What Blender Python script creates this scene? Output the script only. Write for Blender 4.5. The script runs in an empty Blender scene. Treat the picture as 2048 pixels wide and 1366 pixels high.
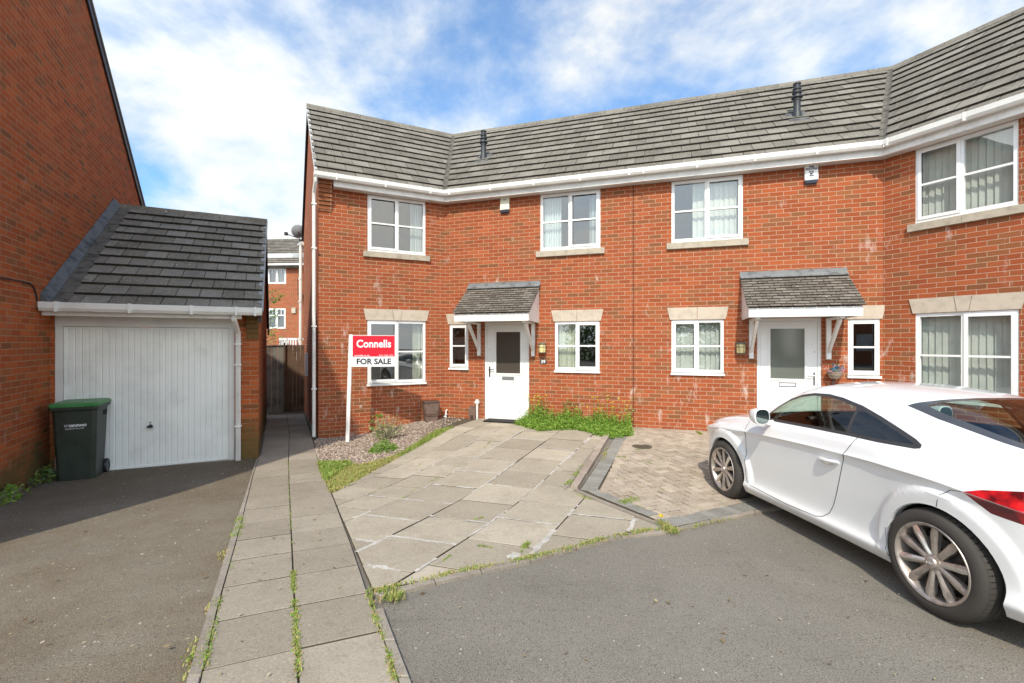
import bpy, bmesh, math, random
from mathutils import Vector as V, Matrix
random.seed(7)
C = bpy.context.scene
# ---------------------------------------------------------------- camera, sky, sun, exposure
FPX = 930.0                      # focal length in pixels of a 2048 px wide frame
cam = bpy.data.objects.new('camera', bpy.data.cameras.new('camera'))
C.collection.objects.link(cam); C.camera = cam
cam.data.sensor_width = 36; cam.data.lens = FPX/2048*36
cam.data.clip_start = .05; cam.data.clip_end = 2000
cam.location = (0, 0, 1.66); cam.rotation_euler = (math.pi/2, 0, 0)
SUN_EL = math.radians(46); SUN_AZ = math.radians(12)      # light travels towards +Y, 12 degrees to the right
sd = V((-math.sin(SUN_AZ)*math.cos(SUN_EL), -math.cos(SUN_AZ)*math.cos(SUN_EL), math.sin(SUN_EL)))
sun = bpy.data.objects.new('sun', bpy.data.lights.new('sun', 'SUN')); C.collection.objects.link(sun)
sun.data.energy = 2.95; sun.data.angle = math.radians(.9); sun.data.color = (1, .925, .79)
sun.rotation_euler = sd.to_track_quat('Z', 'Y').to_euler()
w = bpy.data.worlds.new('World'); C.world = w; w.use_nodes = True
C.view_settings.view_transform = 'Standard'; C.view_settings.look = 'None'
C.view_settings.gamma = 1; C.view_settings.exposure = .60

class NT:
    def __init__(s, nt): s.nt = nt; nt.nodes.clear()
    def n(s, typ, ins=None, **kw):
        nd = s.nt.nodes.new(typ)
        for k, v in kw.items(): setattr(nd, k, v)
        for k, v in (ins or {}).items():
            if isinstance(v, bpy.types.NodeSocket): s.nt.links.new(v, nd.inputs[k])
            else: nd.inputs[k].default_value = v
        return nd
    def m(s, op, a, b=0.0, c=0.0, clamp=False):
        return s.n('ShaderNodeMath', {0: a, 1: b, 2: c}, operation=op, use_clamp=clamp).outputs[0]
    def mix(s, f, a, b, blend='MIX'):
        nd = s.n('ShaderNodeMix', {0: f, 6: a, 7: b}, data_type='RGBA', blend_type=blend)
        return nd.outputs[2]
    def ramp(s, f, stops, interp='LINEAR'):
        nd = s.n('ShaderNodeValToRGB', {0: f}); cr = nd.color_ramp; cr.interpolation = interp
        while len(cr.elements) > 1: cr.elements.remove(cr.elements[-1])
        cr.elements[0].position = stops[0][0]; cr.elements[0].color = c4(stops[0][1])
        for p, c in stops[1:]:
            e = cr.elements.new(p); e.color = c4(c)
        return nd.outputs[0]
    def noise(s, vec, scale, detail=3, rough=.55, dist=0.0, out=0):
        return s.n('ShaderNodeTexNoise', {'Vector': vec, 'Scale': scale, 'Detail': detail, 'Roughness': rough, 'Distortion': dist}).outputs[out]
def c4(c):
    if isinstance(c, (int, float)): return (c, c, c, 1)
    return (c[0], c[1], c[2], 1)

# sky: Nishita with broken white cloud
q = NT(w.node_tree)
sky = q.n('ShaderNodeTexSky', sky_type='NISHITA', sun_disc=False, sun_elevation=SUN_EL,
          sun_rotation=math.atan2(sd.x, sd.y), air_density=1.0, dust_density=.6, ozone_density=2.0)
tc = q.n('ShaderNodeTexCoord').outputs['Generated']
sx = q.n('ShaderNodeSeparateXYZ', {0: tc})
zz = q.m('ADD', q.m('MAXIMUM', sx.outputs[2], 0.0), .42)
pv = q.n('ShaderNodeCombineXYZ', {0: q.m('DIVIDE', sx.outputs[0], zz), 1: q.m('DIVIDE', sx.outputs[1], zz), 2: 3.7})
n1 = q.noise(pv.outputs[0], 2.2, 9, .58, .15)
n2 = q.noise(pv.outputs[0], .9, 3, .5, 0)
cv = q.m('ADD', q.m('MULTIPLY', n1, .66), q.m('MULTIPLY', n2, .34))
behind = q.m('MULTIPLY', q.m('MAXIMUM', q.m('MULTIPLY', sx.outputs[1], -1.0), 0.0), .16)       # unseen cloud thickened behind the camera to raise the fill light
cv = q.m('ADD', q.m('ADD', cv, q.m('MULTIPLY', q.m('SUBTRACT', .42, sx.outputs[2]), .20)), behind)
cm = q.n('ShaderNodeMapRange', {0: cv, 1: .447, 2: .615}, interpolation_type='SMOOTHSTEP').outputs[0]
cm = q.m('ADD', q.m('MULTIPLY', cm, .82), .14)
skyc = q.n('ShaderNodeVectorMath', {0: sky.outputs[0], 1: (.078, .135, .172)}, operation='MULTIPLY').outputs[0]
cl = q.ramp(n1, [(.36, (.46, .60, .78)), (.64, (.72, .735, .74))])
glow = q.n('ShaderNodeVectorMath', {0: tc, 1: tuple(sd)}, operation='DOT_PRODUCT').outputs[1]
cl = q.n('ShaderNodeVectorMath', {0: cl, 'Scale': q.m('ADD', 1.0, q.m('MULTIPLY', q.m('MAXIMUM', q.m('ADD', glow, .15), 0.0), 1.25))}, operation='SCALE').outputs[0]  # cloud round the sun, out of view, boosted for more fill
cl = q.n('ShaderNodeVectorMath', {0: cl, 1: (1.04, 1.0, .92)}, operation='MULTIPLY').outputs[0]
q.n('ShaderNodeOutputWorld', {0: q.n('ShaderNodeBackground', {0: q.mix(cm, skyc, cl), 1: 1.0}).outputs[0]})

# ---------------------------------------------------------------- survey: plan frames measured from the camera station
A_ = math.radians(26.6); B_ = math.radians(18.4)
uA = V((math.cos(A_), math.sin(A_))); uB = V((math.cos(B_), -math.sin(B_))); uC = V((math.sin(A_), -math.cos(A_)))
P1 = V((-1.46, 10.16)); LA = 2.563; LB = 7.967; LC = 2.563; PARTY = 3.985
P0 = P1 - uA*LA; P2 = P1 + uB*LB
J = V((-6.24, 6.28))
class Fr:                        # a vertical plane: t along it, w out of it, z up
    def __init__(s, O, d, n): s.O = O; s.d = d; s.n = n
    def P(s, t, w, z): p = s.O + s.d*t + s.n*w; return V((p.x, p.y, z))
    def at(s, px, py):           # the point of the plane seen at a pixel of the photograph -> (t, z)
        r = V(((px-1024)/FPX, 1)); den = s.n.dot(r); k = s.n.dot(s.O)/den
        return s.d.dot(r*k - s.O), 1.66 + (683-py)/FPX*k
    def ang(s): return math.atan2(s.d.y, s.d.x)
FA = Fr(P0, uA, V((uA.y, -uA.x))); FB = Fr(P1, uB, V((uB.y, -uB.x))); FC = Fr(P2, uC, V((uC.y, -uC.x)))
FG = Fr(J, uA, V((uA.y, -uA.x)))                  # garage front
FL = Fr(J, -uC, uA)                                # gable wall of the house on the left
FS = Fr(P0, -uC, -uA)                              # gable wall of the end terrace, t going away
def itp(x, tab):
    if x <= tab[0][0]: return tab[0][1]
    for (a, b), (c, d) in zip(tab, tab[1:]):
        if x <= c: return b+(d-b)*(x-a)/(c-a)
    return tab[-1][1]
def sst(x, a, b): x = min(1, max(0, (x-a)/(b-a))); return x*x*(3-2*x)
ZL = [(-40, .2), (0, .15), (2.1, .11), (3, .04), (4.2, -.05), (5.5, -.13), (7.3, -.19), (9, -.23), (14, -.46), (30, -.9)]
ZR = [(-40, .1), (0, .02), (1.5, -.01), (2.9, -.05), (5.3, -.12), (7, -.06), (8.3, 0), (14, 0), (30, -.3)]
def gz(x, y):
    a = itp(y, [(3, -1.4), (5, -2.1), (10, -3.75)]); b = itp(y, [(3, 1.8), (5, .8), (10, -1.4)])
    s = sst(x, a, b); return itp(y, ZL)*(1-s)+itp(y, ZR)*s
def G(px, py):                   # the point of the ground seen at a pixel
    z = 0.
    for i in range(40):
        Y = (1.66-z)*FPX/(py-683); X = (px-1024)/FPX*Y; z = .5*z+.5*gz(X, Y)
    return V((X, Y))

# ---------------------------------------------------------------- mesh helpers
class MB:
    def __init__(s): s.v = []; s.f = []; s.uv = []; s.t = []; s.m = []
    def face(s, pts, uv=None, tone=.5, mat=0):
        i = len(s.v); s.v += [tuple(p) for p in pts]; s.f.append(tuple(range(i, i+len(pts))))
        s.uv += uv if uv else [(p[0], p[1]) for p in pts]; s.t.append(tone); s.m.append(mat)
    def hexa(s, c, tone=.5, mat=0, skip=()):      # c: 4 bottom + 4 top, counter-clockwise from outside top
        for k, q_ in enumerate(((3, 2, 1, 0), (4, 5, 6, 7), (0, 1, 5, 4), (1, 2, 6, 5), (2, 3, 7, 6), (3, 0, 4, 7))):
            if k not in skip:
                pts = [c[j] for j in q_]; e = (V(pts[1])-V(pts[0])).length; h = (V(pts[2])-V(pts[1])).length
                s.face(pts, [(0, 0), (e, 0), (e, h), (0, h)], tone, mat)
    def box(s, F, t0, t1, w0, w1, z0, z1, tone=.5, mat=0):
        P = F.P if isinstance(F, Fr) else (lambda a, b, c: V((a, b, c)))
        flip = isinstance(F, Fr) and (F.d.x*F.n.y-F.d.y*F.n.x) < 0
        if flip: w0, w1 = w1, w0
        s.hexa([P(t0, w0, z0), P(t1, w0, z0), P(t1, w1, z0), P(t0, w1, z0), P(t0, w0, z1), P(t1, w0, z1), P(t1, w1, z1), P(t0, w1, z1)], tone, mat)
    def prism(s, top, down, tone=.5, mat=0, bottom=False, side=None):   # top: list of 3-D points, down: vector
        n = len(top); bot = [V(p)+V(down) for p in top]; s.face(top, None, tone, mat)
        for i in range(n):
            j = (i+1) % n; s.face([bot[i], bot[j], top[j], top[i]], None, tone, mat if side is None else side)
        if bottom: s.face(bot[::-1], None, tone, mat)
    def tube(s, pts, r, n=8, tone=.5, mat=0, cap=True):
        pts = [V(p) for p in pts]; rings = []
        for i, p in enumerate(pts):
            d = ((pts[min(i+1, len(pts)-1)]-pts[i]).normalized() + (pts[i]-pts[max(i-1, 0)]).normalized()).normalized()
            a = d.orthogonal().normalized() if i == 0 else (a-d*a.dot(d)).normalized()
            b = d.cross(a); rr = r[i] if isinstance(r, (list, tuple)) else r
            rings.append([p+(a*math.cos(k*2*math.pi/n)+b*math.sin(k*2*math.pi/n))*rr for k in range(n)])
        for A, B in zip(rings, rings[1:]):
            for k in range(n): l = (k+1) % n; s.face([A[k], A[l], B[l], B[k]], None, tone, mat)
        if cap: s.face(rings[0][::-1], None, tone, mat); s.face(rings[-1], None, tone, mat)
    def lathe(s, prof, M=Matrix(), n=24, tone=.5, mat=0):     # prof: (r, h) pairs round the local Z axis
        rs = [[M @ V((r*math.cos(k*2*math.pi/n), r*math.sin(k*2*math.pi/n), h)) for k in range(n)] for r, h in prof]
        for A, B in zip(rs, rs[1:]):
            for k in range(n): l = (k+1) % n; s.face([A[k], A[l], B[l], B[k]], None, tone, mat)
    def build(s, name, mats, parent=None, smooth=False, merge=None, bevel=0):
        me = bpy.data.meshes.new(name); me.from_pydata(s.v, [], s.f)
        uvl = me.uv_layers.new(name='UVMap'); uvl.data.foreach_set('uv', [c for p in s.uv for c in p[:2]])
        at = me.attributes.new('tone', 'FLOAT', 'FACE'); at.data.foreach_set('value', s.t)
        mats = mats if isinstance(mats, (list, tuple)) else [mats]
        for m_ in mats: me.materials.append(m_)
        me.polygons.foreach_set('material_index', s.m)
        if merge is None: merge = smooth
        if merge:
            bm = bmesh.new(); bm.from_mesh(me); bmesh.ops.remove_doubles(bm, verts=bm.verts, dist=.0004)
            if bevel:
                es = [e for e in bm.edges if len(e.link_faces) == 2 and e.calc_face_angle(0) > .5]
                bmesh.ops.bevel(bm, geom=es, offset=bevel, segments=2, affect='EDGES', clamp_overlap=True)
            bmesh.ops.dissolve_degenerate(bm, dist=.0001, edges=bm.edges)
            bm.to_mesh(me); bm.free()
        if smooth:
            me.polygons.foreach_set('use_smooth', [True]*len(me.polygons))
            if smooth != 2: me.set_sharp_from_angle(angle=math.radians(38))
        me.update()
        o = bpy.data.objects.new(name, me); C.collection.objects.link(o)
        if parent: adopt(o, parent)
        return o
def adopt(o, p):                 # world-space mesh under an Empty: keep its world coordinates
    o.parent = p
    r = p
    while r.parent: r = r.parent
    if r.get('local_parts'): return
    if r is p: o.matrix_parent_inverse = p.matrix_basis.inverted()
    # deeper levels: the part itself already carries the inverse of the root and sits at the world origin
def thing(name, label, cat, loc=(0, 0, 0), rot=(0, 0, 0), group=None, local=False):
    o = bpy.data.objects.new(name, None); C.collection.objects.link(o); o.empty_display_size = .2
    o.location = loc; o.rotation_euler = rot; tag(o, label, cat, group)
    o.matrix_basis = Matrix.LocRotScale(V(loc), __import__('mathutils').Euler(rot), V((1, 1, 1)))
    if local: o['local_parts'] = 1
    return o
def tag(o, label, cat, group=None):
    o['label'] = label; o['category'] = cat
    if group: o['group'] = group
    return o
def struct(o): o['kind'] = 'structure'; return o
def stuff(o, label=None, cat=None):
    o['kind'] = 'stuff'
    if label: o['label'] = label; o['category'] = cat
    return o
def clip(sub, clp):              # Sutherland-Hodgman, 2-D: subject polygon against a convex, counter-clockwise clipper
    out = list(sub)
    for i in range(len(clp)):
        a = clp[i]; b = clp[(i+1) % len(clp)]; ex, ey = b[0]-a[0], b[1]-a[1]; inp = out; out = []
        if not inp: return []
        for k in range(len(inp)):
            p = inp[k-1]; c = inp[k]
            sp = ex*(p[1]-a[1])-ey*(p[0]-a[0]); sc = ex*(c[1]-a[1])-ey*(c[0]-a[0])
            if (sp >= 0) != (sc >= 0):
                f = sp/(sp-sc); out.append((p[0]+(c[0]-p[0])*f, p[1]+(c[1]-p[1])*f))
            if sc >= 0: out.append((c[0], c[1]))
    return out
def area(p): return .5*sum(p[i-1][0]*p[i][1]-p[i][0]*p[i-1][1] for i in range(len(p)))
def ccw(p): return p if area(p) > 0 else p[::-1]
def inpoly(x, y, p):
    r = False
    for i in range(len(p)):
        a = p[i-1]; b = p[i]
        if (a[1] > y) != (b[1] > y) and x < (b[0]-a[0])*(y-a[1])/(b[1]-a[1])+a[0]: r = not r
    return r
def sheet(mb, poly, off, cell=.25, tone=.5, mat=0):          # a polygon draped on the ground
    poly = ccw([tuple(p) for p in poly]); xs = [p[0] for p in poly]; ys = [p[1] for p in poly]
    for i in range(math.floor(min(xs)/cell), math.ceil(max(xs)/cell)):
        for j in range(math.floor(min(ys)/cell), math.ceil(max(ys)/cell)):
            x, y = i*cell, j*cell; c = clip(poly, [(x, y), (x+cell, y), (x+cell, y+cell), (x, y+cell)])
            if len(c) > 2 and abs(area(c)) > 1e-6: mb.face([(a, b, gz(a, b)+off) for a, b in c], None, tone, mat)

# ---------------------------------------------------------------- materials
def M0(name): m_ = bpy.data.materials.new(name); m_.use_nodes = True; return m_, NT(m_.node_tree)
def bsdf(q, col, rough=.6, bump=None, bs=.3, bd=.01, **kw):
    ins = {'Base Color': col if isinstance(col, bpy.types.NodeSocket) else c4(col), 'Roughness': rough}; ins.update({k.replace('_', ' '): v for k, v in kw.items()})
    if bump is not None: ins['Normal'] = q.n('ShaderNodeBump', {'Strength': bs, 'Distance': bd, 'Height': bump}).outputs[0]
    b = q.n('ShaderNodeBsdfPrincipled', ins); q.n('ShaderNodeOutputMaterial', {0: b.outputs[0]}); return b
def objco(q): return q.n('ShaderNodeTexCoord').outputs['Object']
def tone(q): return q.n('ShaderNodeAttribute', attribute_name='tone').outputs['Fac']
def plain(name, col, rough=.5, var=.12, scale=6, metal=0, bump=0, dirt=0, **kw):
    m_, q = M0(name); co = objco(q); n = q.noise(co, scale, 5)
    dark = tuple(c*(1-var*2.2) for c in c4(col)[:3]); lite = tuple(min(1, c*(1+var*.6)) for c in c4(col)[:3])
    cc = q.ramp(n, [(.3, dark), (.5, c4(col)[:3]), (.75, lite)])
    if dirt:
        d = q.n('ShaderNodeMapRange', {0: q.noise(co, scale*.6, 6, .7), 1: .5, 2: .75}).outputs[0]
        cc = q.mix(q.m('MULTIPLY', d, dirt), cc, c4((.12, .09, .06)))
    bsdf(q, cc, rough, q.noise(co, scale*12, 4) if bump else None, bump, .004, Metallic=metal, **kw); return m_
def brick(name, pal, mort, stain=.0, grime=0.0, sc=1.0):
    m_, q = M0(name); uv = q.n('ShaderNodeUVMap', uv_map='UVMap').outputs[0]
    wob = q.n('ShaderNodeVectorMath', {0: q.noise(uv, 22, 2, .5, 0, 1), 1: (.5, .5, .5)}, operation='SUBTRACT').outputs[0]
    uvw = q.n('ShaderNodeVectorMath', {0: q.n('ShaderNodeVectorMath', {0: wob, 'Scale': .007}, operation='SCALE').outputs[0], 1: uv}, operation='ADD').outputs[0]
    s = q.n('ShaderNodeSeparateXYZ', {0: uvw})
    vv = q.m('DIVIDE', s.outputs[1], .075*sc); row = q.m('FLOOR', vv); fv = q.m('FRACT', vv)
    uu = q.m('ADD', q.m('DIVIDE', s.outputs[0], .225*sc), q.m('MULTIPLY', row, .5)); col = q.m('FLOOR', uu); fu = q.m('FRACT', uu)
    dv = q.m('MULTIPLY', q.m('MINIMUM', fv, q.m('SUBTRACT', 1.0, fv)), .075)
    du = q.m('MULTIPLY', q.m('MINIMUM', fu, q.m('SUBTRACT', 1.0, fu)), .225)
    d = q.m('MINIMUM', dv, du)
    mk = q.n('ShaderNodeMapRange', {0: d, 1: .0036, 2: .0062}).outputs[0]
    wn = q.n('ShaderNodeTexWhiteNoise', {0: q.n('ShaderNodeCombineXYZ', {0: col, 1: row}).outputs[0]}, noise_dimensions='2D')
    base = q.ramp(wn.outputs[0], pal, 'CONSTANT')
    hsv = q.n('ShaderNodeHueSaturation', {0: .5, 1: 1.0, 2: q.m('ADD', .88, q.m('MULTIPLY', q.n('ShaderNodeSeparateColor', {0: wn.outputs[1]}).outputs[1], .24)), 4: base})
    g = q.noise(uv, 60, 4, .65); base = q.mix(q.m('MULTIPLY', q.n('ShaderNodeMapRange', {0: g, 1: .52, 2: .75}).outputs[0], .55), hsv.outputs[0], c4((.13, .07, .04)))
    big = q.noise(uv, .9, 4, .6)
    base = q.mix(q.m('MULTIPLY', q.n('ShaderNodeMapRange', {0: big, 1: .45, 2: .75}).outputs[0], .22), base, c4((.20, .09, .05)))
    mc = q.mix(q.noise(uv, 9, 4), c4([c*.7 for c in mort]), c4([min(1, c*1.2) for c in mort]))
    cc = q.mix(mk, mc, base)
    if stain:                    # lime bloom: drips where mortar salts have washed out
        st = q.n('ShaderNodeVectorMath', {0: uv, 1: (1, .38, 1)}, operation='MULTIPLY').outputs[0]
        a = q.n('ShaderNodeMapRange', {0: q.noise(st, 6, 5, .65), 1: .57, 2: .68}).outputs[0]
        b = q.n('ShaderNodeMapRange', {0: q.m('SUBTRACT', q.m('ADD', q.noise(uv, 1.1, 2, .5), .10), q.m('MULTIPLY', q.n('ShaderNodeSeparateXYZ', {0: uv}).outputs[1], .035)), 1: .50, 2: .62}).outputs[0]
        cc = q.mix(q.m('MULTIPLY', q.m('MULTIPLY', a, b), stain), cc, c4((.62, .5, .44)))
    if grime:                    # green algae near the damp foot of the wall
        sz = q.n('ShaderNodeSeparateXYZ', {0: uv}).outputs[1]
        gg = q.m('SUBTRACT', q.m('ADD', q.noise(uv, 2.2, 5), .25), q.m('MULTIPLY', sz, .75))
        cc = q.mix(q.m('MULTIPLY', q.n('ShaderNodeMapRange', {0: gg, 1: .35, 2: .75}).outputs[0], grime), cc, c4((.09, .085, .03)))
    h = q.m('ADD', q.m('MULTIPLY', mk, 1.0), q.m('MULTIPLY', g, .35))
    bsdf(q, cc, .9, h, .55, .006, Specular_IOR_Level=.15); return m_
RED = [(0, (.335, .085, .032)), (.22, (.308, .075, .029)), (.42, (.348, .094, .036)), (.62, (.298, .076, .029)), (.78, (.255, .088, .036)), (.90, (.225, .087, .037)), (.96, (.275, .097, .039))]
m_brick = brick('red_brick', RED, (.46, .285, .19), .6)
RED2 = [(0, (.39, .090, .026)), (.25, (.34, .078, .023)), (.5, (.41, .104, .031)), (.68, (.29, .080, .027)), (.84, (.23, .082, .032)), (.94, (.31, .10, .035))]
m_brick2 = brick('neighbour_brick', RED2, (.36, .205, .115), .2, .8)
m_brick3 = brick('far_brick', RED, (.50, .32, .22), 0, 0, 1.0)
def tiles(name, c0, c1, c2, moss=.3, lich=.6):
    m_, q = M0(name); co = objco(q); t = tone(q)
    base = q.ramp(t, [(0, c0), (.5, c1), (1, c2)])
    st = q.n('ShaderNodeMapRange', {0: q.noise(co, 1.6, 6, .7), 1: .42, 2: .7}).outputs[0]
    base = q.mix(q.m('MULTIPLY', st, .55), base, c4([c*.45 for c in c0]))
    fine = q.noise(co, 26, 5, .7)
    base = q.mix(q.m('MULTIPLY', q.n('ShaderNodeMapRange', {0: fine, 1: .5, 2: .72}).outputs[0], .45), base, c4([min(1, c*1.7) for c in c2]))
    ms = q.n('ShaderNodeMapRange', {0: q.noise(co, 7, 6, .75), 1: .60, 2: .72}).outputs[0]
    base = q.mix(q.m('MULTIPLY', ms, moss), base, c4((.10, .085, .03)))
    vo = q.n('ShaderNodeTexVoronoi', {'Vector': co, 'Scale': 16.0, 'Randomness': 1.0})
    sp = q.m('LESS_THAN', vo.outputs['Distance'], q.m('MULTIPLY', q.n('ShaderNodeSeparateColor', {0: vo.outputs['Color']}).outputs[0], .22))
    keep = q.m('GREATER_THAN', q.n('ShaderNodeSeparateColor', {0: vo.outputs['Color']}).outputs[1], .86)
    base = q.mix(q.m('MULTIPLY', q.m('MULTIPLY', sp, keep), lich), base, c4((.62, .58, .46)))
    bsdf(q, base, .88, q.noise(co, 60, 5, .7), .5, .004, Specular_IOR_Level=.2); return m_
m_tile = tiles('weathered_roof_tile', (.150, .133, .108), (.185, .165, .136), (.228, .206, .174))
m_tile2 = tiles('mossy_dark_tile', (.175, .152, .116), (.215, .190, .15), (.27, .242, .196), .95, .9)
m_tile3 = tiles('porch_tile', (.11, .092, .075), (.16, .138, .115), (.22, .195, .165), .5, .9)
m_mortar = plain('valley_mortar', (.115, .102, .082), .9, .3, 8, bump=.4)
m_lead = plain('lead_flashing', (.175, .182, .185), .55, .3, 7, 0, .3); m_leadd = plain('dirty_lead', (.105, .105, .10), .7, .3, 7, 0, .4)
m_edge = plain('dark_tile_edge', (.035, .03, .022), .95, .3, 9)  # near-black tile edges draw the lines between courses
m_upvc = plain('white_plastic', (.80, .80, .79), .3, .025, 3)
m_pipe = plain('white_pipe', (.74, .73, .69), .38, .05, 4, dirt=.15)
m_paint = plain('white_painted_timber', (.78, .77, .74), .45, .05, 7, dirt=.18, bump=.15)
m_grub = plain('soffit_board', (.70, .69, .66), .5, .05, 3, dirt=.1)
m_stone = plain('cast_stone', (.50, .425, .34), .85, .08, 9, bump=.25, dirt=.12)
m_sill = plain('stone_sill', (.42, .365, .285), .85, .1, 9, bump=.25, dirt=.3)
m_black = plain('black_plastic', (.02, .02, .022), .4, .1, 5)
m_flue = plain('grey_flue', (.022, .025, .029), .5, .15, 5)
m_dark = plain('dark_void', (.015, .014, .013), .9, .1, 4)
m_chrome = plain('chrome', (.6, .6, .6), .2, .02, 4, metal=1)
m_slat = plain('blind_fabric', (.60, .585, .55), .8, .06, 5)
m_curt = plain('pale_curtain', (.66, .65, .55), .85, .06, 5)
m_net = plain('net_curtain', (.62, .65, .66), .85, .04, 5)
m_int = plain('room_plaster', (.30, .27, .23), .9, .05, 2)
def glassm(name, tint, f0=.12, rough=.0, base=(.0, .0, .0), opaq=0.0):
    """thin pane, the same from both sides: Schlick reflection over a tinted clear sheet"""
    m_, q = M0(name); ge = q.n('ShaderNodeNewGeometry')
    cs = q.m('ABSOLUTE', q.n('ShaderNodeVectorMath', {0: ge.outputs['Normal'], 1: ge.outputs['Incoming']}, operation='DOT_PRODUCT').outputs[1])
    fr = q.m('ADD', f0, q.m('MULTIPLY', 1-f0, q.m('POWER', q.m('SUBTRACT', 1.0, cs), 5.0)), 0, True)
    nrm = q.n('ShaderNodeBump', {'Strength': .05, 'Distance': .01, 'Height': q.noise(objco(q), 2.2, 1)}).outputs[0]
    tr = q.n('ShaderNodeBsdfTransparent', {0: c4(tint)}).outputs[0]
    if opaq: tr = q.n('ShaderNodeMixShader', {0: opaq, 1: tr, 2: q.n('ShaderNodeBsdfDiffuse', {0: c4(base)}).outputs[0]}).outputs[0]
    gl = q.n('ShaderNodeBsdfGlossy', {0: c4(.95), 1: rough, 'Normal': nrm}).outputs[0]
    q.n('ShaderNodeOutputMaterial', {0: q.n('ShaderNodeMixShader', {0: fr, 1: tr, 2: gl}).outputs[0]}); return m_
m_glass = glassm('window_glass', (.86, .92, .90), .17)
m_frost = glassm('patterned_glass', (.55, .6, .58), .10, .10, (.15, .165, .14), .75)
m_board = glassm('boarded_glass', (.5, .5, .5), .04, .1, (.075, .065, .055), .95)
# ground materials
def asphalt(name, c0, c1, brown=0.0):
    m_, q = M0(name); co = objco(q)
    base = q.mix(q.noise(co, 1.3, 5, .6), c4(c0), c4(c1))
    st = q.n('ShaderNodeMapRange', {0: q.noise(co, .55, 5, .65, 1.2), 1: .45, 2: .66}).outputs[0]
    base = q.mix(q.m('MULTIPLY', st, .55), base, c4([c*.62 for c in c0]))
    st2 = q.n('ShaderNodeMapRange', {0: q.noise(q.n('ShaderNodeVectorMath', {0: co, 1: (1, 3.2, 1)}, operation='MULTIPLY').outputs[0], .8, 5, .7, .8), 1: .56, 2: .68}).outputs[0]
    base = q.mix(q.m('MULTIPLY', st2, .32), base, c4([c*.45 for c in c0]))
    oil = q.n('ShaderNodeMapRange', {0: q.noise(co, 4.3, 3, .5), 1: .70, 2: .76}).outputs[0]
    base = q.mix(q.m('MULTIPLY', oil, .45), base, c4([c*.3 for c in c0]))
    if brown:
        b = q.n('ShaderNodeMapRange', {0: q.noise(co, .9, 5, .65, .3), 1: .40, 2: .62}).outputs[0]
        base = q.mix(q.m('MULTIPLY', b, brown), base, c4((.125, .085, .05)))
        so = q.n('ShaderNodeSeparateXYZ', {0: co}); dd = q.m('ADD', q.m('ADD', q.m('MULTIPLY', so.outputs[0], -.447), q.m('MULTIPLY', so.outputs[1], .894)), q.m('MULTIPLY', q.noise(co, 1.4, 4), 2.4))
        base = q.mix(q.m('MULTIPLY', q.n('ShaderNodeMapRange', {0: dd, 1: 6.6, 2: 9.2}).outputs[0], .75), base, c4((.085, .055, .030)))   # moss and dirt brown, darkened to deepen the shade before the garage
    sp = q.noise(co, 200, 3, .8)
    base = q.mix(q.n('ShaderNodeMapRange', {0: sp, 1: .50, 2: .68}).outputs[0], base, c4([c*1.55 for c in c1]))
    base = q.mix(q.n('ShaderNodeMapRange', {0: q.noise(co, 150, 2, .6), 1: .50, 2: .34}).outputs[0], base, c4([c*.45 for c in c0]))
    vo = q.n('ShaderNodeTexVoronoi', {'Vector': co, 'Scale': 30.0})
    vc = q.n('ShaderNodeSeparateColor', {0: vo.outputs['Color']})
    sp2 = q.m('MULTIPLY', q.m('LESS_THAN', vo.outputs['Distance'], .17), q.m('GREATER_THAN', vc.outputs[0], .955))
    base = q.mix(sp2, base, c4((.46, .43, .37)))
    bsdf(q, base, .92, q.noise(co, 180, 3, .8), .8, .004, Specular_IOR_Level=.2); return m_
m_road = asphalt('tarmac', (.185, .165, .136), (.235, .212, .177))
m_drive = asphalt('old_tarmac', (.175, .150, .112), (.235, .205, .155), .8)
def concrete(name, c0, c1, c2, stain=.35, spk=.5):
    m_, q = M0(name); co = objco(q); base = q.ramp(tone(q), [(0, c0), (.5, c1), (1, c2)])
    a = q.n('ShaderNodeMapRange', {0: q.noise(co, 2.1, 6, .7), 1: .42, 2: .72}).outputs[0]
    base = q.mix(q.m('MULTIPLY', a, stain), base, c4([c*.55 for c in c0]))
    a2 = q.n('ShaderNodeMapRange', {0: q.noise(co, 6.5, 6, .75), 1: .50, 2: .70}).outputs[0]
    base = q.mix(q.m('MULTIPLY', a2, stain*.9), base, c4((c0[0]*.62, c0[1]*.58, c0[2]*.48)))
    base = q.mix(q.m('MULTIPLY', q.n('ShaderNodeMapRange', {0: q.noise(co, 90, 3, .75), 1: .52, 2: .7}).outputs[0], spk), base, c4([min(1, c*1.5) for c in c2]))
    base = q.mix(q.m('MULTIPLY', q.n('ShaderNodeMapRange', {0: q.noise(co, 55, 4, .75), 1: .5, 2: .3}).outputs[0], spk), base, c4([c*.5 for c in c0]))
    bsdf(q, base, .9, q.noise(co, 110, 4, .75), .55, .004, Specular_IOR_Level=.2); return m_
m_slab = concrete('concrete_slab', (.305, .262, .20), (.385, .333, .258), (.45, .39, .306))
m_path = concrete('old_path_slab', (.262, .224, .172), (.308, .266, .207), (.355, .308, .242))
m_block = concrete('tan_block', (.32, .26, .198), (.40, .33, .255), (.47, .395, .31), .45)
m_char = concrete('charcoal_block', (.215, .203, .178), (.25, .238, .21), (.285, .27, .24), .5)
m_joint = concrete('dirty_joint', (.085, .070, .048), (.10, .082, .057), (.12, .098, .07), .4)
m_white = concrete('white_mortar', (.42, .39, .345), (.48, .45, .40), (.54, .51, .46), .3)
m_kerb = concrete('edging_kerb', (.25, .215, .175), (.29, .25, .205), (.33, .285, .24), .5)
m_stone_bits = concrete('gravel_stone', (.21, .15, .115), (.35, .262, .205), (.52, .44, .365), .1)
m_bed = concrete('bed_soil', (.20, .15, .12), (.22, .17, .13), (.25, .2, .16))
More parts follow.
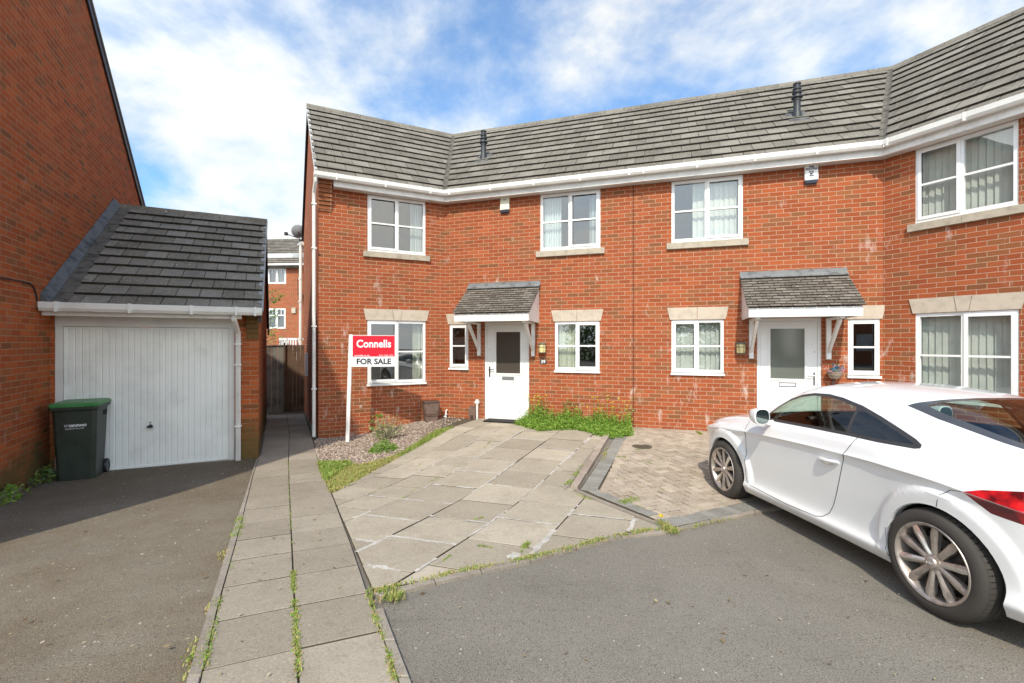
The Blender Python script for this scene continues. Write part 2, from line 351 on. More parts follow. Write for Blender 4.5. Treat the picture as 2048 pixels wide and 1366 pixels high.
def leafm(name, stops, rough=.6):
    m_, q = M0(name); cc = q.ramp(tone(q), stops)
    b = q.n('ShaderNodeBsdfPrincipled', {'Base Color': cc, 'Roughness': rough})
    t = q.n('ShaderNodeBsdfTranslucent', {0: cc})
    q.n('ShaderNodeOutputMaterial', {0: q.n('ShaderNodeMixShader', {0: .35, 1: b.outputs[0], 2: t.outputs[0]}).outputs[0]}); return m_
m_weed = leafm('weed_leaf', [(0, (.09, .19, .02)), (.5, (.20, .36, .04)), (.85, (.33, .46, .08)), (1, (.55, .45, .17))])
m_dry = leafm('dry_grass', [(0, (.20, .34, .05)), (.4, (.38, .40, .10)), (.7, (.52, .42, .18)), (1, (.40, .24, .11))])
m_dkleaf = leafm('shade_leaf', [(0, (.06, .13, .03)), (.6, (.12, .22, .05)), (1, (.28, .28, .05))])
m_cream = leafm('variegated_leaf', [(0, (.16, .26, .06)), (.4, (.55, .52, .24)), (1, (.62, .60, .38))])
m_petal = leafm('petal', [(0, (.75, .55, .02)), (1, (.85, .65, .03))])
# ================================================================ GROUND
mb = MB(); xs = [-70, -40, -25, -15, -10]+[-9+.25*i for i in range(81)]+[12, 16, 25, 40, 70]; ys = [-60, -35, -20, -10, -5, -3]+[-2+.25*i for i in range(73)]+[18, 22, 30, 45, 80, 200]
for i in range(len(xs)-1):
    for j in range(len(ys)-1):
        mb.face([(x, y, gz(x, y)) for x, y in ((xs[i], ys[j]), (xs[i+1], ys[j]), (xs[i+1], ys[j+1]), (xs[i], ys[j+1]))])
struct(mb.build('road', m_road))

K_out = [(362, 1420), (376, 1366), (422, 1213), (463, 1077), (501, 960), (512, 925), (521, 914)]
K_in = [(388, 1420), (401, 1366), (439, 1205), (475, 1077), (504, 960), (515, 925), (523, 914)]
ko = [G(*p) for p in K_out]; ki = [G(*p) for p in K_in]
# garage forecourt (old brown-stained tarmac) left of the path
def ext(a, b, k): return b+(b-a).normalized()*k
ko0 = ko[0]+(ko[0]-ko[1]).normalized()*4
gl = FG.P(0, .02, 0); gr_ = FG.P(2.47, .02, 0)
fore = [ko0]+ko[:-1]+[V((gr_.x, gr_.y)), V((gl.x, gl.y)), V((-4.6, 3.0)), V((-5.3, -2.0))]
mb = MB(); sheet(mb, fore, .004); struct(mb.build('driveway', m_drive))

# path of paired slabs, left kerb edging, into the passage
pr = [G(*p) for p in [(796, 1366), (747, 1228), (733, 1186), (700, 1088), (663, 990), (640, 945), (630, 900)]]
pr0 = pr[0]+(pr[0]-pr[1]).normalized()*1.6; ki0 = ki[0]+(ki[0]-ki[1]).normalized()*1.3
pas_r = FS.P(6.2, .02, 0); pas_l = FG.P(2.50, -5.6, 0); pas_l0 = FG.P(2.50, 0, 0); pas_r0 = FS.P(.0, .05, 0)
path_poly = [ki0]+ki[:-1]+[V(pas_l0[:2]), V(pas_l[:2])+uC*-1.6, V(pas_r[:2]), V(pas_r0[:2])]+pr[::-1]+[pr0]
def slab(mb, poly, h, gap, ztop, jit=.0016, cham=.006, tn=None, sm_=1):
    c = clip_simple(poly)
    if c is None: return
    n = len(c); cx = sum(p[0] for p in c)/n; cy = sum(p[1] for p in c)/n
    def ins(pts, d):
        r = []
        for p in pts:
            v = V((p[0]-cx, p[1]-cy)); L = v.length
            r.append((p[0]-v.x/L*min(d, L*.45), p[1]-v.y/L*min(d, L*.45)))
        return r
    tz = random.uniform(-jit, jit); ax, ay = random.uniform(-.004, .004), random.uniform(-.004, .004)
    Z = lambda p, k: gz(p[0], p[1])+ztop+tz+ax*(p[0]-cx)+ay*(p[1]-cy)-k
    o = ins(c, gap); i_ = ins(o, cham); tn = random.random() if tn is None else tn
    mb.face([(p[0], p[1], Z(p, 0)) for p in i_], None, tn)
    for a in range(n):
        b = (a+1) % n
        mb.face([(*o[a], Z(o[a], cham*.6)), (*o[b], Z(o[b], cham*.6)), (*i_[b], Z(i_[b], 0)), (*i_[a], Z(i_[a], 0))], None, tn)
        mb.face([(*o[a], Z(o[a], h)), (*o[b], Z(o[b], h)), (*o[b], Z(o[b], cham*.6)), (*o[a], Z(o[a], cham*.6))], None, tn*.5, sm_)
def clip_simple(c):
    c = [tuple(p) for p in c]; r = []
    for p in c:
        if not r or (V(p)-V(r[-1])).length > .008: r.append(p)
    if len(r) > 1 and (V(r[0])-V(r[-1])).length < .008: r.pop()
    return ccw(r) if len(r) > 2 and abs(area(r)) > .0025 else None
mb = MB(); sheet(mb, path_poly, .012); jt = mb.build('path_bed', m_joint); struct(jt)
mbp = MB()
# centre joint line and cross joints follow the path's bend
lj = [ki0]+ki[:-1]+[V(pas_l0[:2]), V(pas_l[:2])+uC*-1.6]
rj = [pr0]+pr+[V(pas_r[:2])]
def along(line, y):
    for a, b in zip(line, line[1:]):
        if (a.y-y)*(b.y-y) <= 0 and a.y != b.y: return a+(b-a)*((y-a.y)/(b.y-a.y))
    return line[-1] if y > line[-1].y else line[0]
cj = [(597, 1366), (588, 1186), (579, 990), (577, 925)]
cl_ = [G(*p) for p in cj]; cl_ = [cl_[0]+(cl_[0]-cl_[1]).normalized()*1.0]+cl_
cend = (V(pas_l[:2])+uC*-1.6+V(pas_r[:2]))/2; cl_.append((V(pas_l0[:2])+V(pas_r0[:2]))/2+(-uC)*1.2); cl_.append(cend)
y = 1.05; k = 0
rows = []
while y < 13.4:
    rows.append(y); y += .43
big = 30.
def meet(line, p, d):            # where the cross joint through p (direction d) meets an edge line
    for a, b in zip(line, line[1:]):
        e = b-a; den = d.x*e.y-d.y*e.x
        if abs(den) < 1e-9: continue
        q_ = a-p; k_ = (q_.x*d.y-q_.y*d.x)/den
        if -.001 <= k_ <= 1.001: return a+e*k_
    return None
for a, b in zip(rows, rows[1:]):
    c0 = along(cl_, a); c1 = along(cl_, b)
    for line in (lj, rj):
        e0 = meet(line, c0, uA); e1 = meet(line, c1, uA)
        if e0 is None or e1 is None: continue
        slab(mbp, [e0, c0, c1, e1], .03, .008, .026, .0015, .003, tn=random.random()*.9)
struct(mbp.build('path', [m_path, m_joint]))
# edging kerbs
def kerb(mb, outer, inner, top, seg=.91):
    acc = 0
    for (a, b), (c, d) in zip(zip(outer, outer[1:]), zip(inner, inner[1:])):
        n = max(1, round((b-a).length/seg))
        for i in range(n):
            f0, f1 = i/n, (i+1)/n-.004/max(.05, (b-a).length)
            q4 = [a+(b-a)*f0, a+(b-a)*f1, c+(d-c)*f1, c+(d-c)*f0]; q4 = ccw([tuple(p) for p in q4])
            slab(mb, q4, .06, .001, top, .003, .008)
mb = MB(); kerb(mb, [ko[0]+(ko[0]-ko[1]).normalized()*1.2]+ko, [ki0]+ki, .034); struct(mb.build('path_kerb', [m_kerb, m_kerb]))
R_out = [G(*p) for p in [(765, 1224), (790, 1292), (818, 1366)]]; R_out.append(R_out[-1]+(R_out[-1]-R_out[-2]).normalized()*1.6)
R_in = [G(*p) for p in [(747, 1228), (770, 1292), (796, 1366)]]; R_in.append(R_in[-1]+(R_in[-1]-R_in[-2]).normalized()*1.6)
mb = MB(); kerb(mb, R_out, R_in, .030)
FR = [(765, 1224), (748, 1194), (868, 1164), (960, 1143), (1058, 1121), (1150, 1095), (1240, 1072), (1330, 1064), (1420, 1044), (1508, 1025)]
FRo = [(765, 1224), (765, 1200), (872, 1171), (964, 1150), (1062, 1128), (1154, 1101), (1244, 1078), (1334, 1069), (1422, 1050), (1511, 1031)]
fr = [G(*p) for p in FR[1:]]; fro = [G(*p) for p in FRo[1:]]
dr = (fr[-1]-fr[-3]).normalized(); fr.append(fr[-1]+dr*4.9); fro.append(fro[-1]+dr*4.9)
kerb(mb, fro, fr, .026); struct(mb.build('drive_kerb', [m_kerb, m_kerb]))

# slab hardstanding in front of number 39
wallA = lambda t, w=.0: V(FA.P(t, w, 0)[:2]); wallB = lambda t, w=.0: V(FB.P(t, w, 0)[:2])
tk = [G(*p) for p in [(1222, 869), (1180, 922), (1139, 978)]]            # timber sleeper edge
lk = [G(*p) for p in [(1139, 981), (1230, 1015), (1312, 1053)]]
tk0 = wallB(3.80)
hard = [G(745, 1186)]+fr[1:7]+[lk[2], lk[1], tk[2], tk[1], tk[0], tk0+V((-.12, 0)), wallB(0), G(878, 868), G(800, 912), G(663, 990)]
mb = MB(); sheet(mb, hard, .010); struct(mb.build('hardstanding_bed', m_joint))
mbh = MB(); e1 = V((math.sin(math.radians(23.3)), math.cos(math.radians(23.3)))); e2 = V((e1.y, -e1.x))
ang2 = math.radians(-6); e2s = e2
o0 = G(730, 995)
wids = [-.92, -.46, 0.0, .46, 1.08, 1.70, 2.32, 2.94, 3.56, 4.18, 4.8]
slabs_px = []
for i in range(len(wids)-1):
    wd = wids[i+1]-wids[i]; off = (0, .28, .0, .0, .18, .36, .1, .3, .0, .2)[i]
    hh = .46 if wd < .5 else .61; k = -14
    while k*hh < 7:
        s0 = k*hh+off; k += 1
        sk = .10                                                       # the courses lie slightly skew
        qd = [o0+e2*wids[i]+e1*(s0+sk*wids[i]), o0+e2*wids[i+1]+e1*(s0+sk*wids[i+1]), o0+e2*wids[i+1]+e1*(s0+hh+sk*wids[i+1]), o0+e2*wids[i]+e1*(s0+hh+sk*wids[i])]
        c = clip([tuple(p) for p in ccw([tuple(p) for p in hard])], ccw([tuple(p) for p in qd]))
        cs = clip_simple(c) if len(c) > 2 else None
        if cs:
            slab(mbh, cs, .03, .008, .026, .004, .005); slabs_px.append((cs, qd))
struct(mbh.build('hardstanding', [m_slab, m_joint]))
# repaired joints: smears of pale mortar
mbw = MB(); random.seed(12)
def smear(a, b, wdt, z=.0275):
    wdt *= 1.6
    a = V(a); b = V(b); L = (b-a).length; n = max(2, int(L/.045)); d = (b-a)/L; pn = V((-d.y, d.x)); top = []; bot = []
    for i in range(n+1):
        p = a+d*L*i/n; ww = wdt*random.uniform(.35, 1.2); ww2 = wdt*random.uniform(.3, 1.1)
        top.append(p+pn*ww*.5); bot.append(p-pn*ww2*.5)
    run = 0
    for i in range(n):
        if run > 0: run -= 1; continue
        if random.random() < .07: run = random.randint(1, 7)
        if not inpoly(bot[i].x, bot[i].y, hard) or not inpoly(top[i+1].x, top[i+1].y, hard): continue
        mbw.face([(p.x, p.y, gz(p.x, p.y)+z+random.uniform(.0, .002)) for p in (bot[i], bot[i+1], top[i+1], top[i])], None, random.random())
OFFS = (0, .28, .0, .0, .18, .36, .1, .3, .0, .2)
def sm(px, wd):                  # repairs follow the nearest joint of the slab grid
    for a, b in zip(px, px[1:]):
        A = G(*a)-o0; B = G(*b)-o0; ua, sa, ub, sb = A.dot(e2), A.dot(e1), B.dot(e2), B.dot(e1)
        if abs(sb-sa) > abs(ub-ua):
            u_ = min(wids, key=lambda w_: abs(w_-(ua+ub)/2)); smear(o0+e2*u_+e1*sa, o0+e2*u_+e1*sb, wd)
        else:
            lo, hi = min(ua, ub), max(ua, ub)
            for i in range(len(wids)-1):
                w0, w1 = wids[i], wids[i+1]; ov = min(hi, w1)-max(lo, w0)
                if ov < .3*(w1-w0): continue
                uc = (w0+w1)/2; sc = sa+(sb-sa)*(uc-ua)/(ub-ua) if abs(ub-ua) > .01 else sa
                hh = .46 if w1-w0 < .5 else .61; k = round((sc-OFFS[i]-.10*uc)/hh); s0 = k*hh+OFFS[i]
                smear(o0+e2*w0+e1*(s0+.10*w0), o0+e2*w1+e1*(s0+.10*w1), wd)
sm([(722, 1131), (800, 1082)], .028); sm([(722, 1134), (790, 1146), (868, 1150)], .045); sm([(690, 1067), (790, 1076), (926, 1096)], .030); sm([(728, 1047), (748, 1028), (840, 1035), (962, 1047)], .026)
sm([(693, 1060), (714, 1108)], .035); smear(G(1002, 1138), G(1034, 1112), .06); smear(G(1012, 1136), G(1036, 1118), .05); sm([(1096, 1032), (1114, 1010)], .035); sm([(1085, 1032), (1210, 1041)], .02)
sm([(1135, 1091), (1195, 1080), (1216, 1035)], .035); sm([(1020, 1095), (1065, 1012), (1130, 935)], .016); sm([(1056, 1120), (1135, 1090)], .05); sm([(868, 962), (935, 966)], .025); sm([(905, 936), (970, 942)], .022)
sm([(940, 912), (985, 915)], .018); sm([(860, 965), (935, 900), (1010, 862)], .014); sm([(895, 990), (985, 920), (1062, 868)], .014); sm([(1165, 940), (1205, 880)], .05); sm([(905, 1130), (860, 1158)], .03)
sm([(985, 915), (1060, 921)], .012); sm([(1003, 866), (1055, 872), (1110, 878)], .02); sm([(760, 1165), (850, 1160)], .02); sm([(1075, 905), (1150, 912)], .02); sm([(955, 955), (1040, 975)], .02); sm([(960, 905), (1010, 880), (1062, 862)], .022); sm([(770, 1000), (830, 1010)], .025); sm([(1000, 925), (960, 950), (905, 985)], .022); sm([(1110, 940), (1165, 948)], .02); sm([(1040, 888), (1100, 893)], .02)
struct(mbw.build('pale_joint_mortar', m_white)); random.seed(5)

# timber sleeper and kerb between the two drives
mb = MB()
def plank(mb, a, b, wd, h, z0=0.0, n=8):
    d = (b-a).normalized(); pn = V((-d.y, d.x)); L = (b-a).length
    for k in range(n):
        p0 = a+d*L*k/n; p1 = a+d*(L*(k+1)/n-.002); h0 = h*random.uniform(.8, 1.1); ww = wd*random.uniform(.85, 1.05)
        c = [p0-pn*ww/2, p1-pn*ww/2, p1+pn*ww/2, p0+pn*ww/2]
        zb = [gz(p.x, p.y)+z0 for p in c]
        mb.hexa([(p.x, p.y, zb[i]-.02) for i, p in enumerate(c)]+[(p.x, p.y, zb[i]+h0) for i, p in enumerate(c)], random.random())
m_sleeper = concrete('weathered_sleeper', (.28, .225, .18), (.36, .295, .24), (.43, .36, .30), .6)
s1 = G(1216, 872); s2 = G(1148, 982)
plank(mb, s1, s2, .095, .06, n=5); o = mb.build('sleeper', m_sleeper)
tag(o, 'weathered low timber sleeper edging between slab hardstanding and tan block paving', 'sleeper')
mb = MB(); plank(mb, G(1150, 986), G(1310, 1052), .055, .045, n=3); plank(mb, G(1206, 880), G(1128, 986), .035, .035, n=4); struct(mb.build('divider_kerb', m_kerb))

# tan herringbone block paving with charcoal border
bl = [G(*p) for p in [(1156, 984), (1348, 1061)]]
pave = [bl[0], bl[1]]+fr[6:]+[V(FC.P(1.2, 0, 0)[:2]), P2, wallB(3.85), G(1228, 880)]
pave = [tuple(p) for p in pave]
mb = MB(); sheet(mb, pave, .010); struct(mb.build('block_paving_bed', m_joint))
inner = [G(1200, 984), G(1342, 1043)]; fdir = (fr[-1]-fr[-3]).normalized(); fn = V((-fdir.y, fdir.x))
in2 = G(1495, 1007)
inn = ccw([tuple(p) for p in [inner[0], inner[1], in2, in2+fdir*4.6, V(FC.P(1.0, 0, 0)[:2]), P2, wallB(3.95), G(1248, 880)]])
mbk = MB(); th = math.radians(20); hx = V((math.cos(th), math.sin(th))); hy = V((-hx.y, hx.x)); u = .103
h0 = V((1.5, 4.5))
def sub2(a, n=2): pass
for n in range(-90, 90):
    for m_i in range(-30, 30):
        for (x0, y0, x1, y1) in ((0, 0, 2, 1), (2, -1, 3, 1)):
            X, Y = n+4*m_i, n
            c = [h0+hx*(X+a)*u+hy*(Y+b)*u for a, b in ((x0, y0), (x1, y0), (x1, y1), (x0, y1))]
            cx = sum(p.x for p in c)/4; cy = sum(p.y for p in c)/4
            if not (0 < cx < 8 and 3 < cy < 10): continue
            ins_ = [inpoly(p.x, p.y, inn) for p in c]
            if all(ins_): cs = clip_simple(c)
            elif any(ins_):
                cs = clip(inn, ccw([tuple(p) for p in c])); cs = clip_simple(cs) if len(cs) > 2 else None
            else: cs = None
            if cs: slab(mbk, cs, .03, .0055, .026, .002, .004)
mbk2 = MB()
def course(mb, a, b, pn, wd, L=.2):
    n = max(1, round((b-a).length/L)); d = (b-a)/n
    for i in range(n): slab(mb, [a+d*i, a+d*(i+1), a+d*(i+1)+pn*wd, a+d*i+pn*wd], .03, .003, .027, .0015, .004)
l0 = G(1160, 984); l1 = G(1226, 884); ld = (l1-l0).normalized(); lp = V((ld.y, -ld.x)); course(mbk2, l0, l1+ld*1.0, lp, .19, .105)
course(mbk, l0+lp*.215, l1+lp*.215+ld*1.0, lp, .10, .205)
d0 = G(1172, 985); d1 = G(1346, 1058); dd = (d1-d0).normalized(); dp = V((-dd.y, dd.x)); course(mbk2, d0, d1, dp, .15, .105)
f0 = fr[6]; course(mbk2, f0+fn*.01, fr[-1]+fn*.01, fn, .205, .105)
course(mbk, f0+fn*.22+fdir*.1, fr[-1]+fn*.22, fn, .10, .205)
struct(mbk.build('block_paving', [m_block, m_joint])); struct(mbk2.build('paving_border', [m_char, m_joint]))
mb = MB(); dc = G(1284, 896); mb.lathe([(0, .031), (.15, .031), (.16, .025)], Matrix.Translation((dc.x, dc.y, gz(*dc))), 20, .4); tag(mb.build('drain_cover', m_joint), 'round dark drain cover set in tan block paving near the wall', 'drain cover')

# gravel bed with loose stones
grav = [tuple(p) for p in [G(628, 884), V(FA.P(.0, .02, 0)[:2]), wallA(LA-.02, .02), wallB(.55, .03), G(905, 848), G(872, 872), G(800, 908), G(748, 930), G(640, 940), G(632, 912)]]
mb = MB(); sheet(mb, grav+[], .008); struct(mb.build('gravel_bed', m_bed))
mbs = MB(); gp = ccw(grav); n = 0
while n < 7500:
    x = random.uniform(-4.1, -.9); y = random.uniform(6.2, 10.4)
    if not inpoly(x, y, gp): continue
    if x > -1.65 and random.random() < .75: n += 1; continue
    n += 1; r = random.choice((.009, .011, .013, .016, .02)); z = gz(x, y)+.012+random.uniform(-.004, .012)
    pts = [V((random.uniform(.7, 1.2)*r*a, random.uniform(.7, 1.2)*r*b, random.uniform(.6, 1)*r*c_)) for a, b, c_ in ((1, 0, 0), (0, 1, 0), (-1, 0, 0), (0, -1, 0), (0, 0, 1))]
    a = random.uniform(0, 6.28); R = Matrix.Rotation(a, 3, 'Z') @ Matrix.Rotation(random.uniform(-.5, .5), 3, 'X'); pts = [R @ p+V((x, y, z)) for p in pts]; tn = random.random()
    for i in range(4): mbs.face([pts[i], pts[(i+1) % 4], pts[4]], None, tn)
o = mbs.build('gravel', m_stone_bits); stuff(o, 'pinkish loose gravel in the bed under the left ground floor window', 'gravel')

# ================================================================ HOUSES
def wall(mb, F, t0, t1, z0, z1, holes=(), rev=.09, u0=0., mat=0):
    ts = sorted({t0, t1, *[h[0] for h in holes], *[h[1] for h in holes]}); zs = sorted({z0, z1, *[h[2] for h in holes], *[h[3] for h in holes]})
    flip = (F.d.x*F.n.y-F.d.y*F.n.x) > 0
    def qd(p, uv):
        if flip: p = p[::-1]; uv = uv[::-1]
        mb.face(p, uv, .5, mat)
    for a, b in zip(ts, ts[1:]):
        for c, d in zip(zs, zs[1:]):
            if any(h[0] <= a and b <= h[1] and h[2] <= c and d <= h[3] for h in holes): continue
            qd([F.P(a, 0, c), F.P(b, 0, c), F.P(b, 0, d), F.P(a, 0, d)], [(u0+a, c), (u0+b, c), (u0+b, d), (u0+a, d)])
    for a, b, c, d in holes:
        qd([F.P(a, 0, c), F.P(a, -rev, c), F.P(a, -rev, d), F.P(a, 0, d)][::-1], [(u0+a, c), (u0+a+rev, c), (u0+a+rev, d), (u0+a, d)])
        qd([F.P(b, 0, c), F.P(b, -rev, c), F.P(b, -rev, d), F.P(b, 0, d)], [(u0+b, c), (u0+b-rev, c), (u0+b-rev, d), (u0+b, d)])
        qd([F.P(a, 0, d), F.P(b, 0, d), F.P(b, -rev, d), F.P(a, -rev, d)], [(u0+a, d), (u0+b, d), (u0+b, d+rev), (u0+a, d+rev)])
        qd([F.P(a, 0, c), F.P(b, 0, c), F.P(b, -rev, c), F.P(a, -rev, c)][::-1], [(u0+a, c), (u0+b, c), (u0+b, c+rev), (u0+a, c+rev)])
EAVE = 4.65; ROOF = math.atan2(7.60-4.83, 3.25)
def cr(F, px0, px1, pyt, pyb):           # opening from pixel edges
    t0, za = F.at(px0, pyt); t1, zb = F.at(px1, pyb); tm = (t0+t1)/2
    return [t0, t1, zb, za]
def hole(F, lt, lb, rt, rb, xl, xr):     # left edge (x, top y, bottom y), right edge the same
    tl, z1 = F.at(xl, lt); _, z0 = F.at(xl, lb); tr, z3 = F.at(xr, rt); _, z2 = F.at(xr, rb)
    return [tl, tr, (z0+z2)/2, (z1+z3)/2]
W_A_up = hole(FA, 387, 502, 403, 511, 735, 851); W_A_lo = hole(FA, 641.5, 771, 641.5, 768, 734.5, 851)
W_B_up = hole(FB, 387.5, 501.7, 380, 494, 1080.8, 1200.7); W_B_lo = hole(FB, 641, 745, 641, 745, 1110, 1199); W_B_sl = hole(FB, 645, 739, 645, 739, 899, 936.6)
D1 = hole(FB, 642.5, 838, 642.5, 840, 969, 1058); W2_up = hole(FB, 363.5, 483, 349.5, 473, 1343, 1486); W2_lo = hole(FB, 636, 748, 636, 748, 1343, 1447.6)
W2_sl = hole(FB, 628, 752.6, 628, 752.6, 1696, 1760); D2 = hole(FB, 634, 858, 634, 858, 1514, 1643.6)
W_C_up = hole(FC, 297.6, 441.7, 231.7, 400.8, 1830.6, 2037); W_C_lo = hole(FC, 622.6, 785, 611.6, 800, 1830.6, 2038)
zu = .5*(W_A_up[2]+W_B_up[2]); 
for h in (W_A_up, W_B_up, W2_up, W_C_up): h[2] = zu-.01; h[3] = min(h[3], EAVE-.004)
for h in (W_A_lo, W_C_lo): h[2] = W_A_lo[2]; h[3] = W_A_lo[3]
for h in (W_B_lo, W2_lo): h[2] = W_B_lo[2]; h[3] = 2.06
for h in (W_B_sl, W2_sl): h[3] = 2.03; h[2] = W_B_sl[2]
D1[2] = 0.02; D2[2] = 0.02; D1[3] = D2[3] = 2.07
print('OPENINGS'); [print(n, [round(v, 3) for v in h]) for n, h in (('Au', W_A_up), ('Al', W_A_lo), ('Bu', W_B_up), ('Bl', W_B_lo), ('Bs', W_B_sl), ('D1', D1), ('2u', W2_up), ('2l', W2_lo), ('2s', W2_sl), ('D2', D2), ('Cu', W_C_up), ('Cl', W_C_lo))]

def window(house, F, h, side, mull=.5, trans=.5, lintel=None, sill=None, curt=None, casew=.045, label=None):
    """white plastic window: frame, sash, bars, glass; stone sill or lintel; blind or curtain inside"""
    t0, t1, z0, z1 = h; mb = MB(); a = -.05; b = -.012; fw = .052
    drip = .03 if sill is None else 0
    zb = z0+(.045 if sill is None else .02)
    bx = lambda *k: mb.box(F, *k)
    if sill is None: bx(t0-.015, t1+.015, -.06, .035, z0-.005, z0+.035)
    else: bx(t0, t1, -.06, -.005, z0, z0+.025)
    bx(t0, t1, a-.02, b, z1-fw, z1); bx(t0, t1, a-.02, b, zb, zb+fw)
    bx(t0, t0+fw, a-.02, b, zb+fw, z1-fw); bx(t1-fw, t1, a-.02, b, zb+fw, z1-fw)
    panes = []
    if mull:
        tm = t0+(t1-t0)*mull; bx(tm-.028, tm+.028, a-.02, b, zb+fw, z1-fw)
        halves = [(t0+fw, tm-.028, side == 'L'), (tm+.028, t1-fw, side == 'R')]
    else: halves = [(t0+fw, t1-fw, True)]
    zt = zb+fw+(z1-fw-zb-fw)*trans
    for (p, r, op) in halves:
        lo, hi = zb+fw, z1-fw
        if op:
            e = .022; c = casew
            bx(p-e, r+e, b+.001, b+.016, hi-c+e, hi+e); bx(p-e, r+e, b+.001, b+.016, lo-e, lo+c-e)
            bx(p-e, p+c-e, b+.001, b+.016, lo+c-e, hi-c+e); bx(r-c+e, r+e, b+.001, b+.016, lo+c-e, hi-c+e)
            p += c-e; r -= c-e; lo += c-e; hi -= c-e
        bx(p, r, a+.004, b-.003+(.012 if op else 0), zt-.015, zt+.015); panes.append((p, r, lo, hi))
    f = mb.build('window', m_upvc, house)
    if label: f['label'] = label
    g = MB()
    for p, r, lo, hi in panes: g.face([F.P(p, a+.002, lo), F.P(r, a+.002, lo), F.P(r, a+.002, hi), F.P(p, a+.002, hi)])
    g.build('pane', m_glass, f)
    if sill:
        s = MB(); e = .085; tm = (t0+t1)/2; s.box(F, t0-e, tm-.003, -.05, .05, z0-.115, z0-.002); s.box(F, tm+.003, t1+e, -.05, .05, z0-.115, z0-.002); s.box(F, tm-.004, tm+.004, -.05, .044, z0-.112, z0-.006)
        s.build('sill', m_sill, f)
    if lintel:
        s = MB(); lh = .225; e = .03; sp = .05; y0, y1 = .001, .016; zl = z1+.004; segs = lintel
        xs_ = [(t0-e, t0-e-sp)]
        tm = (t0+t1)/2
        if segs == 3: cuts = [(tm-.065, tm-.10), (tm+.065, tm+.10)]
        elif segs == 2: cuts = [(tm, tm)]
        else: cuts = []
        ed = [(t0-e, t0-e-sp)]+cuts+[(t1+e, t1+e+sp)]
        for k in range(len(ed)-1):
            (a0, a1), (b0, b1) = ed[k], ed[k+1]; g_ = .003; zt_ = zl+lh+(.006 if (segs == 3 and k == 1) else 0); yy = y1+(.008 if (segs == 3 and k == 1) else 0)
            Pn = F.P; c = [Pn(a0+g_, y0, zl), Pn(b0-g_, y0, zl), Pn(b0-g_, yy, zl), Pn(a0+g_, yy, zl), Pn(a1+g_, y0, zt_), Pn(b1-g_, y0, zt_), Pn(b1-g_, yy, zt_), Pn(a1+g_, yy, zt_)]
            s.hexa(c, random.random())
        s.build('lintel', m_stone, f)
    if curt:
        s = MB(); kind, spans = curt
        for (p0, p1) in spans:
            ta = t0+.03+(t1-t0-.06)*p0; tb = t0+.03+(t1-t0-.06)*p1
            if kind == 'blind':
                n = max(1, round((tb-ta)/.085)); dt = (tb-ta)/n
                for k in range(n):
                    x0 = ta+k*dt; tw = random.uniform(.012, .035)
                    s.face([F.P(x0, -.15, z0+.05), F.P(x0+dt*1.04, -.15-tw, z0+.05), F.P(x0+dt*1.04, -.15-tw, z1), F.P(x0, -.15, z1)], None, random.random())
            else:
                n = 40; pv_ = None
                for k in range(n+1):
                    x0 = ta+(tb-ta)*k/n; wv = -.17+.022*math.sin(k*(tb-ta)*14)+.008*math.sin(k*2.3)
                    if pv_: s.face([F.P(pv_[0], pv_[1], z0+.0), F.P(x0, wv, z0+.0), F.P(x0, wv, z1), F.P(pv_[0], pv_[1], z1)], None, .5)
                    pv_ = (x0, wv)
        s.build('blind' if kind == 'blind' else 'curtain', m_slat if kind == 'blind' else (m_net if kind == 'net' else m_curt), f)
    return f

def roof_tiles(mb, F, regions, w_e, z_e, w_r, z_r, wd, ex, t_org, th=.03, lift=.040):
    """interlocking tiles in courses; regions: convex polygons in (t, distance up the slope)"""
    L = math.hypot(w_e-w_r, z_r-z_e); cw = (w_r-w_e)/L; cz = (z_r-z_e)/L
    n = math.ceil(L/ex); ex = L/n; nrm_w, nrm_z = cz, -cw
    tmin = min(p[0] for r in regions for p in r); tmax = max(p[0] for r in regions for p in r)
    def W(t, s, h): return F.P(t, w_e+cw*s+nrm_w*h, z_e+cz*s+nrm_z*h)
    for k in range(n):
        k0 = math.floor((tmin-t_org)/wd)-1
        rn = random.Random(k*31+int(wd*1000))
        while t_org+k0*wd < tmax+wd:
            a = t_org+(k0+.5*(k % 2))*wd; rn2 = random.Random(k*1013+k0*7+int(F.O.x*10)); k0 += 1
            dz = rn2.uniform(0, .004); tn = rn2.random(); dt = rn2.uniform(-.002, .002)
            qd = [(a+.004+dt, k*ex-.012), (a+wd-.004+dt, k*ex-.012), (a+wd-.004+dt, (k+1)*ex), (a+.004+dt, (k+1)*ex)]
            for rg in regions:
                c = clip(qd, ccw(rg))
                if len(c) < 3 or area(c) < .0004: continue
                top = [W(t, s, lift+dz-(lift-.004)*max(0, (s-k*ex)/ex)) for t, s in c]
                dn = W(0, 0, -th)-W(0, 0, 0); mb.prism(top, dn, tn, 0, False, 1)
    return L
def slopeL(w_e, z_e, w_r, z_r): return math.hypot(w_e-w_r, z_r-z_e)
WE, ZE, WR, ZR_ = .27, 4.80, -3.0, 7.58
SL = slopeL(WE, ZE, WR, ZR_); K = math.tan(math.radians(22.5))
cwS = (WR-WE)/SL
def reg(tl, kl, tr, kr):                 # left/right limit t at w=0 with dt/dw
    r = []
    for s in (0, SL): w_ = WE+cwS*s; r.append((tl+kl*w_, tr+kr*w_, s))
    return [(r[0][0], r[0][2]), (r[0][1], r[0][2]), (r[1][1], r[1][2]), (r[1][0], r[1][2])]
def profile(mb, secs, prof, mat=0):      # prof (w, z) swept through section stations: each (F, t, dt/dw)
    rows = [[F.P(t+k*w_, w_, z) for w_, z in prof] for F, t, k in secs]; n = len(prof)
    for A, B in zip(rows, rows[1:]):
        for i in range(n): j = (i+1) % n; mb.face([A[i], B[i], B[j], A[j]], None, .5, mat)
    mb.face(rows[0], None, .5, mat); mb.face(rows[-1][::-1], None, .5, mat)
